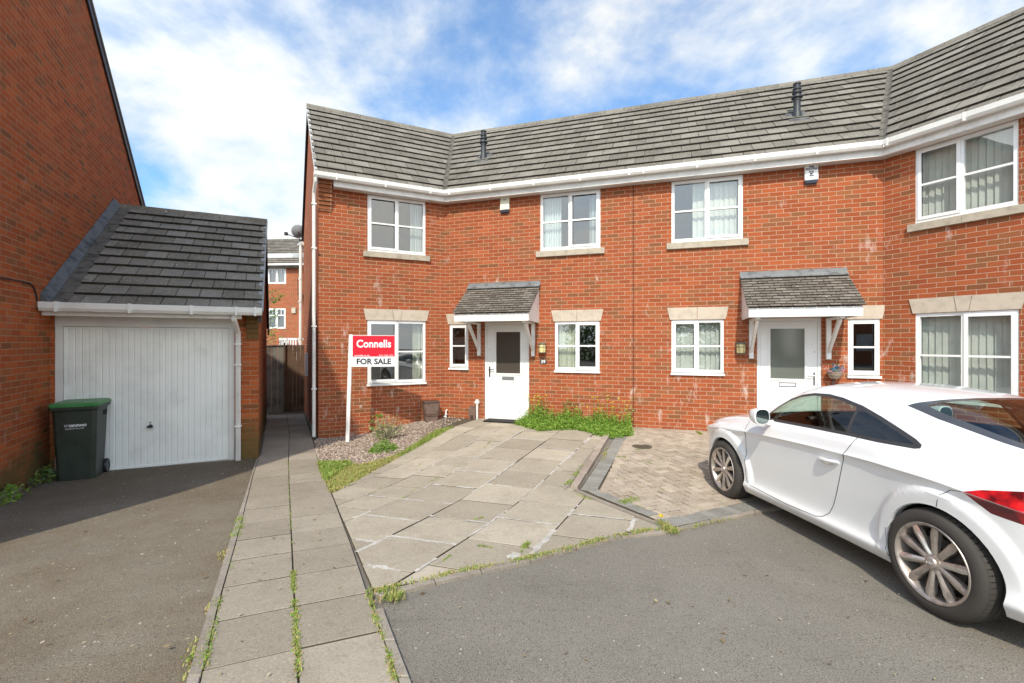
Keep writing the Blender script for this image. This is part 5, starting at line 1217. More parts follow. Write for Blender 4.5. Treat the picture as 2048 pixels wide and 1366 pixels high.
def section(x):
    P = prof_pts(x); out = []; sharp = {2, 7, 10}
    for i in range(len(P)-1):
        a = P[i-1] if i > 0 and i not in sharp else P[i]; d = P[i+2] if i+2 < len(P) and (i+1) not in sharp else P[i+1]
        for k in range(SEG[i]): out.append(cat(a, P[i], P[i+1], d, k/SEG[i]))
    out.append(P[-1]); res = []
    for y, z in out:
        if y > .5 and z < .84:
            for cx in (0, AX):
                r = math.hypot(x-cx+.02, z-HZ); f = 1-max(0, min(1, (r-.435)/.035)); f = f*f*(3-2*f)*max(0, min(1, (.84-z)/.07))*max(0, min(1, (z-.22)/.10)); y = y+.030*f
        res.append((max(0, y), z))
    return res
NX = 260; bm = bmesh.new(); grid = []
for i in range(NX+1):
    x = -.84+(3.28+.84)*i/NX; grid.append([bm.verts.new((x, y, z)) for y, z in section(x)])
for A, B in zip(grid, grid[1:]):
    for k in range(len(A)-1):
        try: bm.faces.new([A[k], A[k+1], B[k+1], B[k]])
        except ValueError: pass
bm.faces.new(grid[0][::-1]); bm.faces.new(grid[-1])
bm.normal_update()
def cut(poly, ax, filt, closed=True):        # cut faces exactly along a polyline; ax 1: seen from the side (x, z); ax 2: from above (x, y)
    n = len(poly)
    for i in range(n if closed else n-1):
        a = poly[i]; b = poly[(i+1) % n]
        mk = (lambda p: V((p[0], 0, p[1]))) if ax == 1 else (lambda p: V((p[0], p[1], 0)))
        A, B = mk(a), mk(b); d = B-A
        if d.length < 1e-5: continue
        N = d.cross(V((0, 1, 0)) if ax == 1 else V((0, 0, 1))).normalized(); L = d.length; dn = d/L; fs = []
        j = 2 if ax == 1 else 1
        for f in bm.faces:
            if not filt(f): continue
            ts = [dn.dot(V((v.co.x, 0 if ax == 1 else v.co.y, v.co.z if ax == 1 else 0))-A) for v in f.verts]
            if max(ts) < -.003 or min(ts) > L+.003: continue
            ss = [N.dot(V((v.co.x, 0 if ax == 1 else v.co.y, v.co.z if ax == 1 else 0))-A) for v in f.verts]
            if min(ss) < -1e-5 and max(ss) > 1e-5: fs.append(f)
        if fs:
            gm_ = list({e for f in fs for e in f.edges})+list({v for f in fs for v in f.verts})+fs
            bmesh.ops.bisect_plane(bm, geom=gm_, dist=1e-5, plane_co=A, plane_no=N)
side = lambda f: f.calc_center_median().y > .45 and f.calc_center_median().z < 1.33
top = lambda f: f.calc_center_median().z > .90
def offset(poly, d):
    poly = ccw(poly); n = len(poly); r = []
    for i in range(n):
        a, b, c = V(poly[i-1]), V(poly[i]), V(poly[(i+1) % n]); u1 = (b-a).normalized(); u2 = (c-b).normalized(); n1 = V((-u1.y, u1.x)); n2 = V((-u2.y, u2.x)); m_ = (n1+n2)
        m_ = m_.normalized() if m_.length > .1 else n1; k = d/max(.45, m_.dot(n1)); p = b+m_*k; r.append((p.x, p.y))
    return r
def chaikin(p, n=2, closed=True):
    for _ in range(n):
        q_ = []
        for i in range(len(p) if closed else len(p)-1):
            a = p[i]; b = p[(i+1) % len(p)]; q_ += [(a[0]*.75+b[0]*.25, a[1]*.75+b[1]*.25), (a[0]*.25+b[0]*.75, a[1]*.25+b[1]*.75)]
        p = q_
    return p
WO = [(1.74, .972), (1.77, 1.035), (1.723, 1.105), (1.616, 1.196), (1.493, 1.247), (1.344, 1.274), (1.165, 1.279), (.994, 1.263), (.766, 1.22), (.549, 1.16), (.35, 1.099), (.212, 1.055), (.152, 1.028), (.145, 1.006), (.18, .997), (.453, .989), (.732, .991), (1.116, .987), (1.478, .979)]
WI = offset(WO, .024)
SPL = [(.72, .96), (.74, 1.05), (.765, 1.14), (.79, 1.27)]          # divider behind the door glass
circle = lambda cx, r, n=48: [(cx+r*math.cos(k*2*math.pi/n), HZ+r*math.sin(k*2*math.pi/n)) for k in range(n)]
DOOR = [(1.985, .96), (1.988, .844), (2.0, .66), (2.0, .36), (1.985, .30), (1.94, .27), (1.4, .252), (1.03, .262), (.969, .280), (.909, .328), (.86, .41), (.814, .524), (.75, .71), (.70, .852), (.655, .93), (.63, .99), (.66, 1.05), (.74, 1.2), (.8, 1.3), (1.9, 1.3), (2.0, 1.02)]
LAMP = [(-.190, .822), (-.25, .78), (-.32, .737), (-.60, .705), (-.90, .69), (-.90, .90), (-.60, .90), (-.45, .895), (-.28, .857)]
BUMP = [(-.190, .822), (-.12, .812), (-.065, .765), (-.05, .70)]
RGL = [(.33, 0), (.345, .20), (.39, .40), (.455, .560), (.20, .588), (-.20, .600), (-.55, .60), (-.64, .40), (-.66, 0), (-.66, -.1), (.33, -.1)]
RGI = [(.29, -.1), (.30, .20), (.335, .38), (.36, .50), (.20, .525), (-.20, .54), (-.50, .53), (-.585, .38), (-.60, .2), (-.60, -.1)]
WSC = [(1.52, -.1), (1.52, .2), (1.515, .40), (1.50, .545), (1.62, .585), (1.78, .635), (1.93, .665), (2.05, .60), (2.10, .4), (2.13, .2), (2.14, -.1)]
for pl in (WO, WI): cut(ccw(pl), 1, side)
cut(SPL, 1, side, False); SPL2 = [(a+.03, b) for a, b in SPL]; cut(SPL2, 1, side, False)
cut(DOOR, 1, side); cut(LAMP, 1, side); cut(BUMP, 1, side, False)
low = lambda f: f.calc_center_median().y > .45 and f.calc_center_median().z < .78
for cx in (0, AX): cut(circle(RCX[cx], RA), 1, low); cut(circle(RCX[cx], RA+.015), 1, low)
cut(ccw(RGL), 2, top); cut(ccw(RGI), 2, top); cut(ccw(WSC), 2, top)
cut([(2.42, -.1), (2.40, .45), (2.30, .70), (2.2, .78)], 2, top, False)
under = [f for f in bm.faces if f.calc_center_median().y <= .46 and f.calc_center_median().z < .35 and any(math.hypot(f.calc_center_median().x-c, .0) < .0 for c in (0,))]
cls = {}
def reg_of(f):
    c = f.calc_center_median(); x, y, z = c
    if z < .78 and y > .45 and any(math.hypot(x-RCX[cx], z-HZ) < RA for cx in (0, AX)): return None
    if y > .45 and z < 1.33 and inpoly(x, z, WO):
        if not inpoly(x, z, WI): return 'window_trim'
        xs_ = itp(z, [(p[1], p[0]) for p in SPL])
        return 'window_trim' if xs_ < x < xs_+.03 else ('door_glass' if x > xs_ else 'quarter_glass')
    if y > .4 and z < .93 and inpoly(x, z, LAMP): return 'tail_lamp'
    if y > .5 and z < 1.2 and inpoly(x, z, DOOR) and z < 1.02: return 'door'
    if z > .9 and x < .6 and inpoly(x, y, RGL): return 'rear_window' if inpoly(x, y, RGI) else 'window_border'
    if z > .9 and x > 1.3 and inpoly(x, y, WSC): return 'windscreen'
    return 'body'
m_paintc, q = M0('white_car_paint'); co = objco(q); geo = q.n('ShaderNodeNewGeometry').outputs['Backfacing']
sz_ = q.n('ShaderNodeSeparateXYZ', {0: co}).outputs[2]
dm = q.m('MULTIPLY', q.n('ShaderNodeMapRange', {0: q.m('ADD', sz_, q.m('MULTIPLY', q.noise(co, 7, 5, .7), .16)), 1: .40, 2: .22}).outputs[0], .30)
dcol = q.mix(dm, c4((.79, .80, .80)), c4((.35, .32, .28)))
b = q.n('ShaderNodeBsdfPrincipled', {'Base Color': dcol, 'Roughness': .28, 'Coat Weight': 1.0, 'Coat Roughness': .03})
q.n('ShaderNodeOutputMaterial', {0: q.n('ShaderNodeMixShader', {0: geo, 1: b.outputs[0], 2: q.n('ShaderNodeBsdfDiffuse', {0: c4(.03)}).outputs[0]}).outputs[0]})
m_cglass = glassm('car_glass', (.62, .72, .66), .055); m_cglass2 = glassm('tinted_car_glass', (.20, .24, .24), .08)
m_trim = plain('black_window_trim', (.035, .034, .034), .45, .05); m_border = plain('glass_border', (.06, .06, .062), .15, .03)
m_tyre, q = M0('tyre_rubber'); bsdf(q, q.mix(q.noise(objco(q), 9, 4), c4((.032, .028, .025)), c4((.06, .052, .044))), .8)
m_rim = plain('dusty_alloy', (.50, .445, .40), .40, .2, 16, metal=.75); m_rimc = plain('bright_alloy', (.80, .79, .77), .22, .06, 16, metal=.9)
m_disc = plain('brake_disc', (.10, .09, .08), .4, .2, 20, metal=.6)
m_lampr, q = M0('red_lamp_lens'); n_ = q.n('ShaderNodeTexWave', {'Vector': objco(q), 'Scale': 8.0, 'Distortion': 2.0}, bands_direction='Z').outputs[1]
bsdf(q, q.mix(q.n('ShaderNodeMapRange', {0: q.noise(objco(q), 11, 2), 1: .40, 2: .60}).outputs[0], c4((.10, .006, .010)), c4((.62, .012, .018))), .12, **{'Coat_Weight': 1.0})
m_paint2 = plain('mirror_white_paint', (.79, .80, .80), .25, .01, **{'Coat_Weight': 1.0})
car = thing('parked_car', 'white two-door coupe parked half on tan paving, seen from its left rear side', 'car', (0, 0, 0), local=True)
regs = {}
bm.normal_update()
for f in bm.faces: regs.setdefault(reg_of(f), []).append([v.co.copy() for v in f.verts])
MATS = {'body': m_paintc, 'door': m_paintc, 'window_trim': m_trim, 'door_glass': m_cglass, 'quarter_glass': m_cglass2, 'tail_lamp': m_lampr, 'rear_window': m_cglass, 'window_border': m_border, 'windscreen': m_cglass}
def mk(name, faces, mat, mirror, both, parent, solid=0):
    b2 = bmesh.new()
    sides = (1, -1) if both else ((-1,) if mirror else (1,))
    for s in sides:
        for vs in faces:
            pts = [(v.x, v.y*s, v.z) for v in vs]; pts = pts if s > 0 else pts[::-1]
            try: b2.faces.new([b2.verts.new(p) for p in pts])
            except ValueError: pass
    bmesh.ops.remove_doubles(b2, verts=b2.verts, dist=.0006); bmesh.ops.dissolve_degenerate(b2, dist=.0002, edges=b2.edges)
    me = bpy.data.meshes.new(name); b2.to_mesh(me); b2.free(); me.materials.append(mat); me.polygons.foreach_set('use_smooth', [True]*len(me.polygons)); me.set_sharp_from_angle(angle=math.radians(42))
    o = bpy.data.objects.new(name, me); C.collection.objects.link(o); o.parent = parent; return o
parts = {}
for k in ('body', 'rear_window', 'window_border', 'windscreen'):
    parts[k] = mk({'window_border': 'rear_window_border'}.get(k, k), regs[k], MATS[k], False, True, car)
for sgn in (False, True):
    d = mk('door', regs['door'], m_paintc, sgn, False, car)
    mk('window_trim', regs['window_trim'], m_trim, sgn, False, car); mk('side_window', regs['door_glass'], m_cglass, sgn, False, car); mk('quarter_window', regs['quarter_glass'], m_cglass2, sgn, False, car); mk('tail_lamp', regs['tail_lamp'], m_lampr, sgn, False, car)
    if not sgn: door_l = d
    else: door_r = d
# depth of the shell under a side-view point
from mathutils.bvhtree import BVHTree
bmt = bm.copy(); bvh = BVHTree.FromBMesh(bmt)
def ysurf(x, z):
    h = bvh.ray_cast(V((x, 2.0, z)), V((0, -1, 0))); return h[0].y if h[0] else .85
def zsurf(x, y):
    h = bvh.ray_cast(V((x, y, 3.0)), V((0, 0, -1))); return h[0].z if h[0] else .8
def seam(pl, nm, parent, r=.0028, s=1, dens=.03, mat=None):
    pts = []
    for a, b in zip(pl, pl[1:]):
        L = math.hypot(b[0]-a[0], b[1]-a[1]); n = max(1, int(L/dens))
        for i in range(n): f = i/n; x, z = a[0]+(b[0]-a[0])*f, a[1]+(b[1]-a[1])*f; pts.append(V((x, s*ysurf(x, z), z)))
    x, z = pl[-1]; pts.append(V((x, s*ysurf(x, z), z))); m2 = MB(); m2.tube(pts, r, 6); return m2.build(nm, mat or m_black, parent, smooth=True)
for s, dd in ((1, door_l), (-1, door_r)):
    seam(DOOR[:16], 'shut_line', car, s=s); seam(BUMP[:3]+[(-.05, .69)], 'bumper_joint', car, .002, s)
    seam([(.345, .20), (.34, .45)][:1]+[(.345, .42)], 'sill_joint', car, .0015, s)
    m_crease = m_grub
    # handle and its recess
    h = MB(); pts = []
    for f in range(9): x = .975-.21*f/8; z = .765+.008*f/8; pts.append(V((x, s*(ysurf(x, z)+.004+.022*math.sin(f/8*math.pi)), z)))
    h.tube(pts, [.010, .013, .014, .014, .014, .014, .014, .013, .010], 8); h.build('door_handle', m_paintc, dd, smooth=True)
    h = MB(); c_ = V((.89, s*(ysurf(.89, .772)+.0015), .772)); h.lathe([(0, 0), (.05, .0), (.062, .001)], Matrix.Translation(c_) @ Matrix.Rotation(math.pi/2, 4, 'X') @ Matrix.Diagonal((1.35, .75, 1, 1)), 20); h.build('handle_recess', m_grub, dd)
    # mirror
    mx, mz = 1.60, 1.035; my = .80; b2 = MB(); HH = []
    ring_ = lambda x, ry, rz, cy, cz: [V((x, s*(cy+ry*math.copysign(abs(math.cos(a))**.75, math.cos(a))), cz+rz*math.copysign(abs(math.sin(a))**.75, math.sin(a)))) for a in [k*2*math.pi/20 for k in range(20)]]
    cy = .965
    R_ = [ring_(mx+.115, .015, .015, cy-.015, mz), ring_(mx+.10, .05, .045, cy-.012, mz), ring_(mx+.06, .070, .066, cy-.005, mz), ring_(mx, .080, .078, cy, mz), ring_(mx-.05, .078, .078, cy, mz), ring_(mx-.055, .068, .068, cy, mz)]
    for A, B in zip(R_, R_[1:]):
        for k in range(20): l = (k+1) % 20; b2.face([A[k], A[l], B[l], B[k]])
    b2.face(R_[0]); mir = b2.build('door_mirror', m_paint2, car, smooth=True)
    b2 = MB(); b2.tube([V((mx+.04, s*.80, .965)), V((mx+.03, s*.87, .955)), V((mx+.02, s*.925, .99))], [.026, .024, .03], 10); b2.build('mirror_arm', m_paint2, mir, smooth=True)
    b2 = MB(); b2.face(ring_(mx-.052, .066, .065, cy, mz)); m_mir = bpy.data.materials.get('mirror_glass') or plain('mirror_glass', (.22, .26, .24), .03, .01, metal=1); b2.build('mirror_glass', m_mir, mir)
# the character line along the flank: a slim pressed ridge of the same paint
for s in (1, -1):
    for cx in (0, AX):
        # arch liner, dark well
        w_ = MB(); n = 28
        for k in range(n):
            a0 = math.pi*(-.12+1.24*k/n); a1 = math.pi*(-.12+1.24*(k+1)/n); P_ = lambda a, y, r=RA+.004: V((RCX[cx]+r*math.cos(a), s*y, HZ+r*math.sin(a)))
            yo = ysurf(RCX[cx]+(RA+.02)*math.cos(a0), max(.2, HZ+(RA+.02)*math.sin(a0))); yo2 = ysurf(RCX[cx]+(RA+.02)*math.cos(a1), max(.2, HZ+(RA+.02)*math.sin(a1)))
            w_.face([P_(a0, .50), P_(a0, yo-.012), P_(a1, yo2-.012), P_(a1, .50)]); w_.face([P_(a0, .50), P_(a1, .50), V((RCX[cx], s*.50, HZ))])
        w_.build('arch_liner', m_dark, car)
        lip = MB()
        for k in range(n):
            a0 = math.pi*(-.10+1.20*k/n); a1 = math.pi*(-.10+1.20*(k+1)/n)
            yy = lambda a: ysurf(RCX[cx]+(RA+.02)*math.cos(a), max(.19, HZ+(RA+.02)*math.sin(a)))
            pp_ = lambda a, r, dy: V((RCX[cx]+r*math.cos(a), s*(yy(a)+dy), HZ+r*math.sin(a)))
            lip.face([pp_(a0, RA+.002, .0), pp_(a1, RA+.002, .0), pp_(a1, RA-.004, -.012), pp_(a0, RA-.004, -.012)]); lip.face([pp_(a0, RA-.004, -.012), pp_(a1, RA-.004, -.012), pp_(a1, RA-.002, -.05), pp_(a0, RA-.002, -.05)])
        lip.build('arch_lip', m_paint2, car)
        # wheel: tyre, rim, spokes, hub, disc
        wm = MB(); yc = .79; RT = .324; Mw = Matrix.Translation((cx, s*yc, HZ)) @ Matrix.Rotation(-s*math.pi/2, 4, 'X') @ Matrix.Rotation({(1, 0): .2, (1, AX): .9}.get((s, cx), 0), 4, 'Z')
        wm.lathe([(.225, .090), (.234, .100), (.246, .107), (.266, .110), (.292, .105), (.309, .094), (.3195, .080)], Mw, 64); wm.lathe([(.3195, -.082), (.292, -.106), (.24, -.108), (.225, -.09)], Mw, 64)
        NT_ = 60
        for k in range(NT_):                       # tread: shoulder blocks and three ribs
            a0 = k*2*math.pi/NT_; a1 = (k+.80)*2*math.pi/NT_; a2 = (k+1)*2*math.pi/NT_
            pt = lambda a, r, h: Mw @ V((r*math.cos(a), r*math.sin(a), h))
            for h0, h1, sk in ((.082, .050, .010), (-.050, -.082, -.010)):
                wm.face([pt(a0, .3195, h0), pt(a1, .3195, h0), pt(a1+sk, .3265, h1), pt(a0+sk, .3265, h1)]); wm.face([pt(a1, .3195, h0), pt(a2, .3195, h0), pt(a2+sk, .315, h1), pt(a1+sk, .315, h1)])
                wm.face([pt(a1, .3195, h0), pt(a1+sk, .3265, h1), pt(a1+sk, .315, h1)]); wm.face([pt(a0, .3195, h0), pt(a0+sk, .3265, h1), pt(a0+sk, .315, h1)])
        wm.lathe([(.3265, .050), (.315, .048), (.315, .040), (.3265, .038), (.327, .010), (.3195, .008), (.3195, -.008), (.327, -.010), (.3265, -.038), (.315, -.04), (.315, -.048), (.3265, -.050)], Mw, 64)
        wh = thing('x', 'x', 'x'); bpy.data.objects.remove(wh)
        tyre = wm.build('wheel', m_tyre, car, smooth=True)
        rm_ = MB(); rm_.lathe([(.232, .092), (.239, .099), (.2415, .105), (.238, .110), (.229, .108), (.222, .100), (.217, .085), (.208, .03), (.206, -.08)], Mw, 64); rim = rm_.build('rim', m_rim, tyre, smooth=True)
        sp = MB()
        for k in range(10):
            a = k*2*math.pi/10; ra = lambda r, t_, h: Mw @ (Matrix.Rotation(a, 4, 'Z') @ V((r, t_, h)))
            secs = [(.030, .020, .085, .060), (.07, .0185, .090, .058), (.13, .0205, .096, .06), (.18, .0245, .099, .06), (.226, .020, .100, .07)]
            rings_ = []
            for r, hw, ht, hb in secs: rings_.append([ra(r, -hw, hb), ra(r, -hw, ht-.008), ra(r, -hw*.25, ht), ra(r, hw*.25, ht), ra(r, hw, ht-.008), ra(r, hw, hb)])
            for A, B in zip(rings_, rings_[1:]):
                for j in range(5): sp.face([A[j], A[j+1], B[j+1], B[j]], None, .5, 1 if (j == 2 or (j == 1 and k % 5 in (0, 3))) and k % 5 in (0, 3) else 0)
        sp.build('spokes', [m_rim, m_rimc], tyre)
        hb_ = MB(); hb_.lathe([(.048, .06), (.048, .088), (.036, .092), (.034, .101), (.028, .106), (0, .107)], Mw, 28)
        for k in range(5): a = (k+.5)*2*math.pi/5; Mx = Mw @ Matrix.Translation((.056*math.cos(a), .056*math.sin(a), .07)); hb_.lathe([(.011, 0), (.011, .014), (.006, .016), (0, .012)], Mx, 10)
        for k in range(4):
            Mx = Mw @ Matrix.Rotation(-({(1, 0): .2, (1, AX): .9}.get((s, cx), 0))+math.pi/2*0, 4, 'Z') @ Matrix.Translation((-.0135+.009*k, 0, .1075)); hb_.lathe([(.0052, 0), (.0058, .001), (.0066, .001), (.0072, 0)], Mx, 14, .5, 1)
        hb_.build('hub_cap', [m_rim, m_rimc], tyre, smooth=True)
        dk_ = MB(); dk_.lathe([(.05, .055), (.07, .045), (.07, .03), (.155, .03), (.155, .01), (.05, .01)], Mw, 40); dk_.lathe([(0, -.02), (.20, -.02)], Mw, 32, .5, 1); dk_.build('brake_disc', [m_disc, m_dark], tyre)
# interior
m_seat = plain('dark_seat', (.03, .027, .025), .7, .15); m_seat2 = plain('grey_seat_trim', (.16, .16, .155), .6, .1)
for sy in (.36, -.36):
    st = MB(); prof = [(.62, .30), (.62, .42), (.95, .46), (1.12, .48), (1.14, .40), (1.10, .28)]
    def ext_(mb, pr, y0, y1):
        A = [V((x, y0, z)) for x, z in pr]; B = [V((x, y1, z)) for x, z in pr]; mb.face(A); mb.face(B[::-1])
        for i in range(len(pr)): j = (i+1) % len(pr); mb.face([A[i], B[i], B[j], A[j]])
    ext_(st, prof, sy-.24, sy+.24); ext_(st, [(.62, .40), (.50, .52), (.36, .88), (.30, .93), (.24, .90), (.34, .60), (.46, .38)][::1], sy-.22, sy+.22); ext_(st, [(.33, .93), (.30, 1.06), (.26, 1.08), (.21, 1.06), (.24, .92)], sy-.11, sy+.11)
    st.build('front_seat', m_seat, car, merge=True, bevel=.02)
ins_ = MB(); ext_(ins_, [(1.55, .30), (1.50, .80), (1.62, .86), (2.0, .86), (2.1, .6), (2.05, .3)], -.72, .72); ext_(ins_, [(-.75, .3), (-.75, .62), (-.10, .66), (.06, .85), (.14, .84), (.12, .40), (.6, .27), (1.6, .27), (1.6, .2), (-.7, .2)], -.70, .70)
ins_.build('cabin_trim', m_seat, car)
sw = MB(); Ms = Matrix.Translation((1.42, -.36, .83)) @ Matrix.Rotation(math.radians(-65), 4, 'Y'); pts = [Ms @ V((.18*math.cos(a*2*math.pi/28), .18*math.sin(a*2*math.pi/28), 0)) for a in range(29)]; sw.tube(pts, .015, 8, cap=False); sw.tube([Ms @ V((-.17, 0, 0)), Ms @ V((.17, 0, 0))], .018, 6); sw.tube([Ms @ V((0, 0, 0)), Ms @ V((.15, 0, .4))][::1], .02, 6); sw.build('steering_wheel', m_seat, car, smooth=True)
car.location = (3.507, 2.981, gz(2.616, 2.901)-.001); car.rotation_euler = (0, .029, math.radians(95.14))
bm.free(); bmt.free()
# ---------------------------------------------------------------- weeds, grass, leaves, litter
def blade(mb, p, h, lean, wd, tn):
    a = random.uniform(0, 6.28); d = V((math.cos(a), math.sin(a), 0)); s = V((-d.y, d.x, 0))*wd
    m_ = p+V((0, 0, h*.6))+d*lean*.35; t_ = p+V((0, 0, h))+d*lean
    mb.face([p-s, p+s, m_+s*.7, m_-s*.7], None, tn); mb.face([m_-s*.7, m_+s*.7, t_], None, tn)
def gp3(x, y, o=.0): return V((x, y, gz(x, y)+o))
def leafy(mb, p, h, n, s, tone0=.2, tone1=.8, spread=.04):
    for i in range(n):
        q_ = p+V((random.gauss(0, spread), random.gauss(0, spread), random.uniform(.1, 1)*h)); leafquad(mb, q_, s*random.uniform(.6, 1.3), random.uniform(tone0, tone1))
# rank weeds by the door of 39
mb = MB(); stm = MB(); pet = MB()
poly = ccw([tuple(p) for p in [G(1030, 852), G(1080, 866), G(1150, 862), G(1215, 880), G(1262, 876), wallB(3.93, .03), wallB(2.1, .03), G(1046, 846)]])
xs_ = [p[0] for p in poly]; ys_ = [p[1] for p in poly]; n = 0
while n < 2600:
    x = random.uniform(min(xs_), max(xs_)); y = random.uniform(min(ys_), max(ys_))
    if not inpoly(x, y, poly): continue
    n += 1; t = (V((x, y))-P1).dot(uB); dw = (V((x, y))-P1).dot(FB.n); hh = (.42-.29*min(1, dw/.6))*(.45+.45*math.sin(t*5.1)**2+.3*math.sin(t*13+1)**2)*random.uniform(.4, 1.35)*(1.0 if t < 3.1 else .75)
    p = gp3(x, y, .02)
    if n % 2: blade(mb, p, hh, hh*.35, .006, random.uniform(.1, .9))
    leafy(mb, p, hh, 5, .022, .15, .9, .03)
for k in range(46):
    t = random.choice((random.uniform(1.95, 2.45), random.uniform(3.0, 3.95), random.uniform(3.2, 4.0))); q_ = wallB(t, random.uniform(.06, .35)); h = random.uniform(.25, .62); p = gp3(q_.x, q_.y); e = p+V((random.gauss(0, .05), random.gauss(0, .05), h)); stm.tube([p, (p+e)/2, e], .0025, 4)
    for j in range(7): leafquad(pet, e+V((random.gauss(0, .012), random.gauss(0, .012), random.gauss(0, .008))), .015, random.random())
    for j in range(3): leafquad(mb, p.lerp(e, random.uniform(.2, .8)), .02, random.uniform(.3, .9))
wv = mb.build('weed_patch', m_weed); stuff(wv, 'lush green weeds along the wall right of door 39', 'weeds')
stm.build('stems', m_weed, None); 
o = bpy.data.objects['stems']; o.parent = wv; o = pet.build('yellow_flowers', m_petal); o.parent = wv
# turf strip beside the gravel
mb = MB(); gpoly = ccw([tuple(p) for p in [G(637, 930), G(672, 928), G(720, 934), G(800, 912), G(872, 866), G(905, 858), G(878, 872), G(800, 916), G(740, 948), G(664, 990), G(652, 965)]])
xs_ = [p[0] for p in gpoly]; ys_ = [p[1] for p in gpoly]; n = 0
while n < 13000:
    x = random.uniform(min(xs_), max(xs_)); y = random.uniform(min(ys_), max(ys_))
    if not inpoly(x, y, gpoly): continue
    n += 1
    far = y > 7.2
    if far and random.random() < .25: continue
    lush = x < -2.35 and y < 6.9; blade(mb, gp3(x+random.gauss(0, .02), y+random.gauss(0, .02), .01), random.uniform(.03, .085 if lush or far else .05), .03, .006, random.uniform(0, .5) if lush or far else random.uniform(.1, .85))
    if lush and random.random() < .5 : leafquad(mb, gp3(x, y, random.uniform(.03, .08)), .022, random.uniform(0, .3))
stuff(mb.build('turf_strip', m_dry), 'narrow grass strip between gravel bed and slab hardstanding', 'grass')
# kerb and joint weeds
mb = MB(); mw = MB()
def line_weeds(px, dens, spread, h, dry, big=.0):
    h *= .68
    pts = [G(*p) for p in px]
    for a, b in zip(pts, pts[1:]):
        L = (b-a).length; n = int(L*dens*1.15)
        cl = [random.random()*L for _ in range(max(3, int(L*12)))]
        for i in range(n):
            s = random.choice(cl)+random.gauss(0, .05); s = max(0, min(L, s)); p = a+(b-a)/L*s; x = p.x+random.gauss(0, spread); y = p.y+random.gauss(0, spread)
            if random.random() < dry: blade(mb, gp3(x, y, .022), random.uniform(.3, 1)*h, h*.6, .004, random.uniform(.3, 1))
            else:
                blade(mb, gp3(x, y, .022), random.uniform(.3, 1.0)*h, h*.5, .0035, random.uniform(0, .45))
                if random.random() < .45: leafquad(mw, gp3(x, y, .025+random.uniform(0, h*.45)), random.uniform(.006, .012), random.uniform(.0, .7))
line_weeds([(752, 1190), (830, 1172), (905, 1152), (1000, 1134), (1060, 1122)], 420, .02, .04, .6)
line_weeds([(1060, 1121), (1130, 1105), (1200, 1085), (1290, 1066), (1345, 1062)], 520, .022, .045, .5)
line_weeds([(1345, 1068), (1420, 1050), (1470, 1040)], 220, .015, .03, .6)
line_weeds([(762, 1192), (790, 1196), (800, 1200), (770, 1206)], 900, .03, .06, .4)
line_weeds([(736, 1190), (752, 1245), (770, 1290), (790, 1366)], 560, .012, .03, .5)
line_weeds([(586, 1150), (590, 1210), (593, 1290), (597, 1366)], 620, .010, .025, .45); line_weeds([(576, 925), (579, 990), (584, 1100)], 110, .006, .012, .5)
line_weeds([(480, 1040), (476, 1062), (468, 1080)], 420, .02, .045, .1); line_weeds([(436, 1205), (425, 1260), (400, 1366)], 520, .012, .03, .3); line_weeds([(455, 1125), (462, 1145)], 200, .012, .02, .2)
line_weeds([(452, 1108), (441, 1125)], 500, .025, .03, .95); line_weeds([(418, 1220), (410, 1232)], 420, .02, .03, .95); line_weeds([(400, 1280), (385, 1330), (376, 1366)], 420, .02, .03, .75)
line_weeds([(1135, 975), (1152, 955), (1168, 935)], 900, .018, .05, .1); line_weeds([(1135, 985), (1168, 1000), (1200, 1006)], 500, .015, .03, .25); line_weeds([(1205, 925), (1215, 900)], 260, .02, .04, .8)
line_weeds([(1042, 1110), (1056, 1092)], 500, .015, .05, .1); line_weeds([(960, 1098), (985, 1102)], 500, .01, .03, .5); line_weeds([(945, 1046), (965, 1040)], 320, .008, .03, .2); line_weeds([(868, 1142), (900, 1118)], 260, .006, .02, .2)
line_weeds([(790, 1010), (835, 980), (900, 945), (960, 905), (1000, 870)], 70, .006, .02, .2); line_weeds([(735, 995), (800, 955), (860, 920)], 70, .006, .018, .2)
line_weeds([(1246, 1010), (1275, 1000)], 900, .03, .04, .1); line_weeds([(1275, 1018), (1290, 1022)], 400, .02, .03, .3); line_weeds([(1315, 1045), (1350, 1072)], 1000, .03, .06, .45)
line_weeds([(1220, 915), (1250, 918)], 400, .01, .03, .2); line_weeds([(1272, 904), (1285, 902)], 400, .012, .03, .2); line_weeds([(1285, 928), (1300, 930)], 300, .01, .02, .2); line_weeds([(1392, 866), (1402, 872)], 900, .012, .07, .2)
line_weeds([(880, 862), (905, 858)], 700, .02, .05, .1)
random.seed(44)
for k in range(60):
    px = random.uniform(1215, 1480); py = random.uniform(905, 1050)
    g0 = G(px, py)
    if inpoly(g0.x, g0.y, inn): line_weeds([(px, py), (px+random.uniform(4, 16), py+random.uniform(-3, 3))], 160, .012, .018, .4)
stuff(mb.build('kerb_grass', m_dry), 'dry and green grass tufts growing in the kerb and slab joints', 'grass'); stuff(mw.build('joint_weeds', m_weed), 'tiny green weeds growing between the paving slabs', 'weeds')
dn = G(1322, 1050); mb = MB(); e = gp3(dn.x, dn.y, .09); st = MB(); st.tube([gp3(dn.x, dn.y), e], .003, 5); 
for j in range(26): leafquad(mb, e+V((random.gauss(0, .008), random.gauss(0, .008), random.gauss(0, .005))), .016, random.random())
dd_ = thing('dandelion', 'single yellow dandelion at the corner of the tan block paving', 'flower', gp3(dn.x, dn.y)); st.build('stem', m_weed, dd_); mb.build('flower_head', m_petal, dd_)
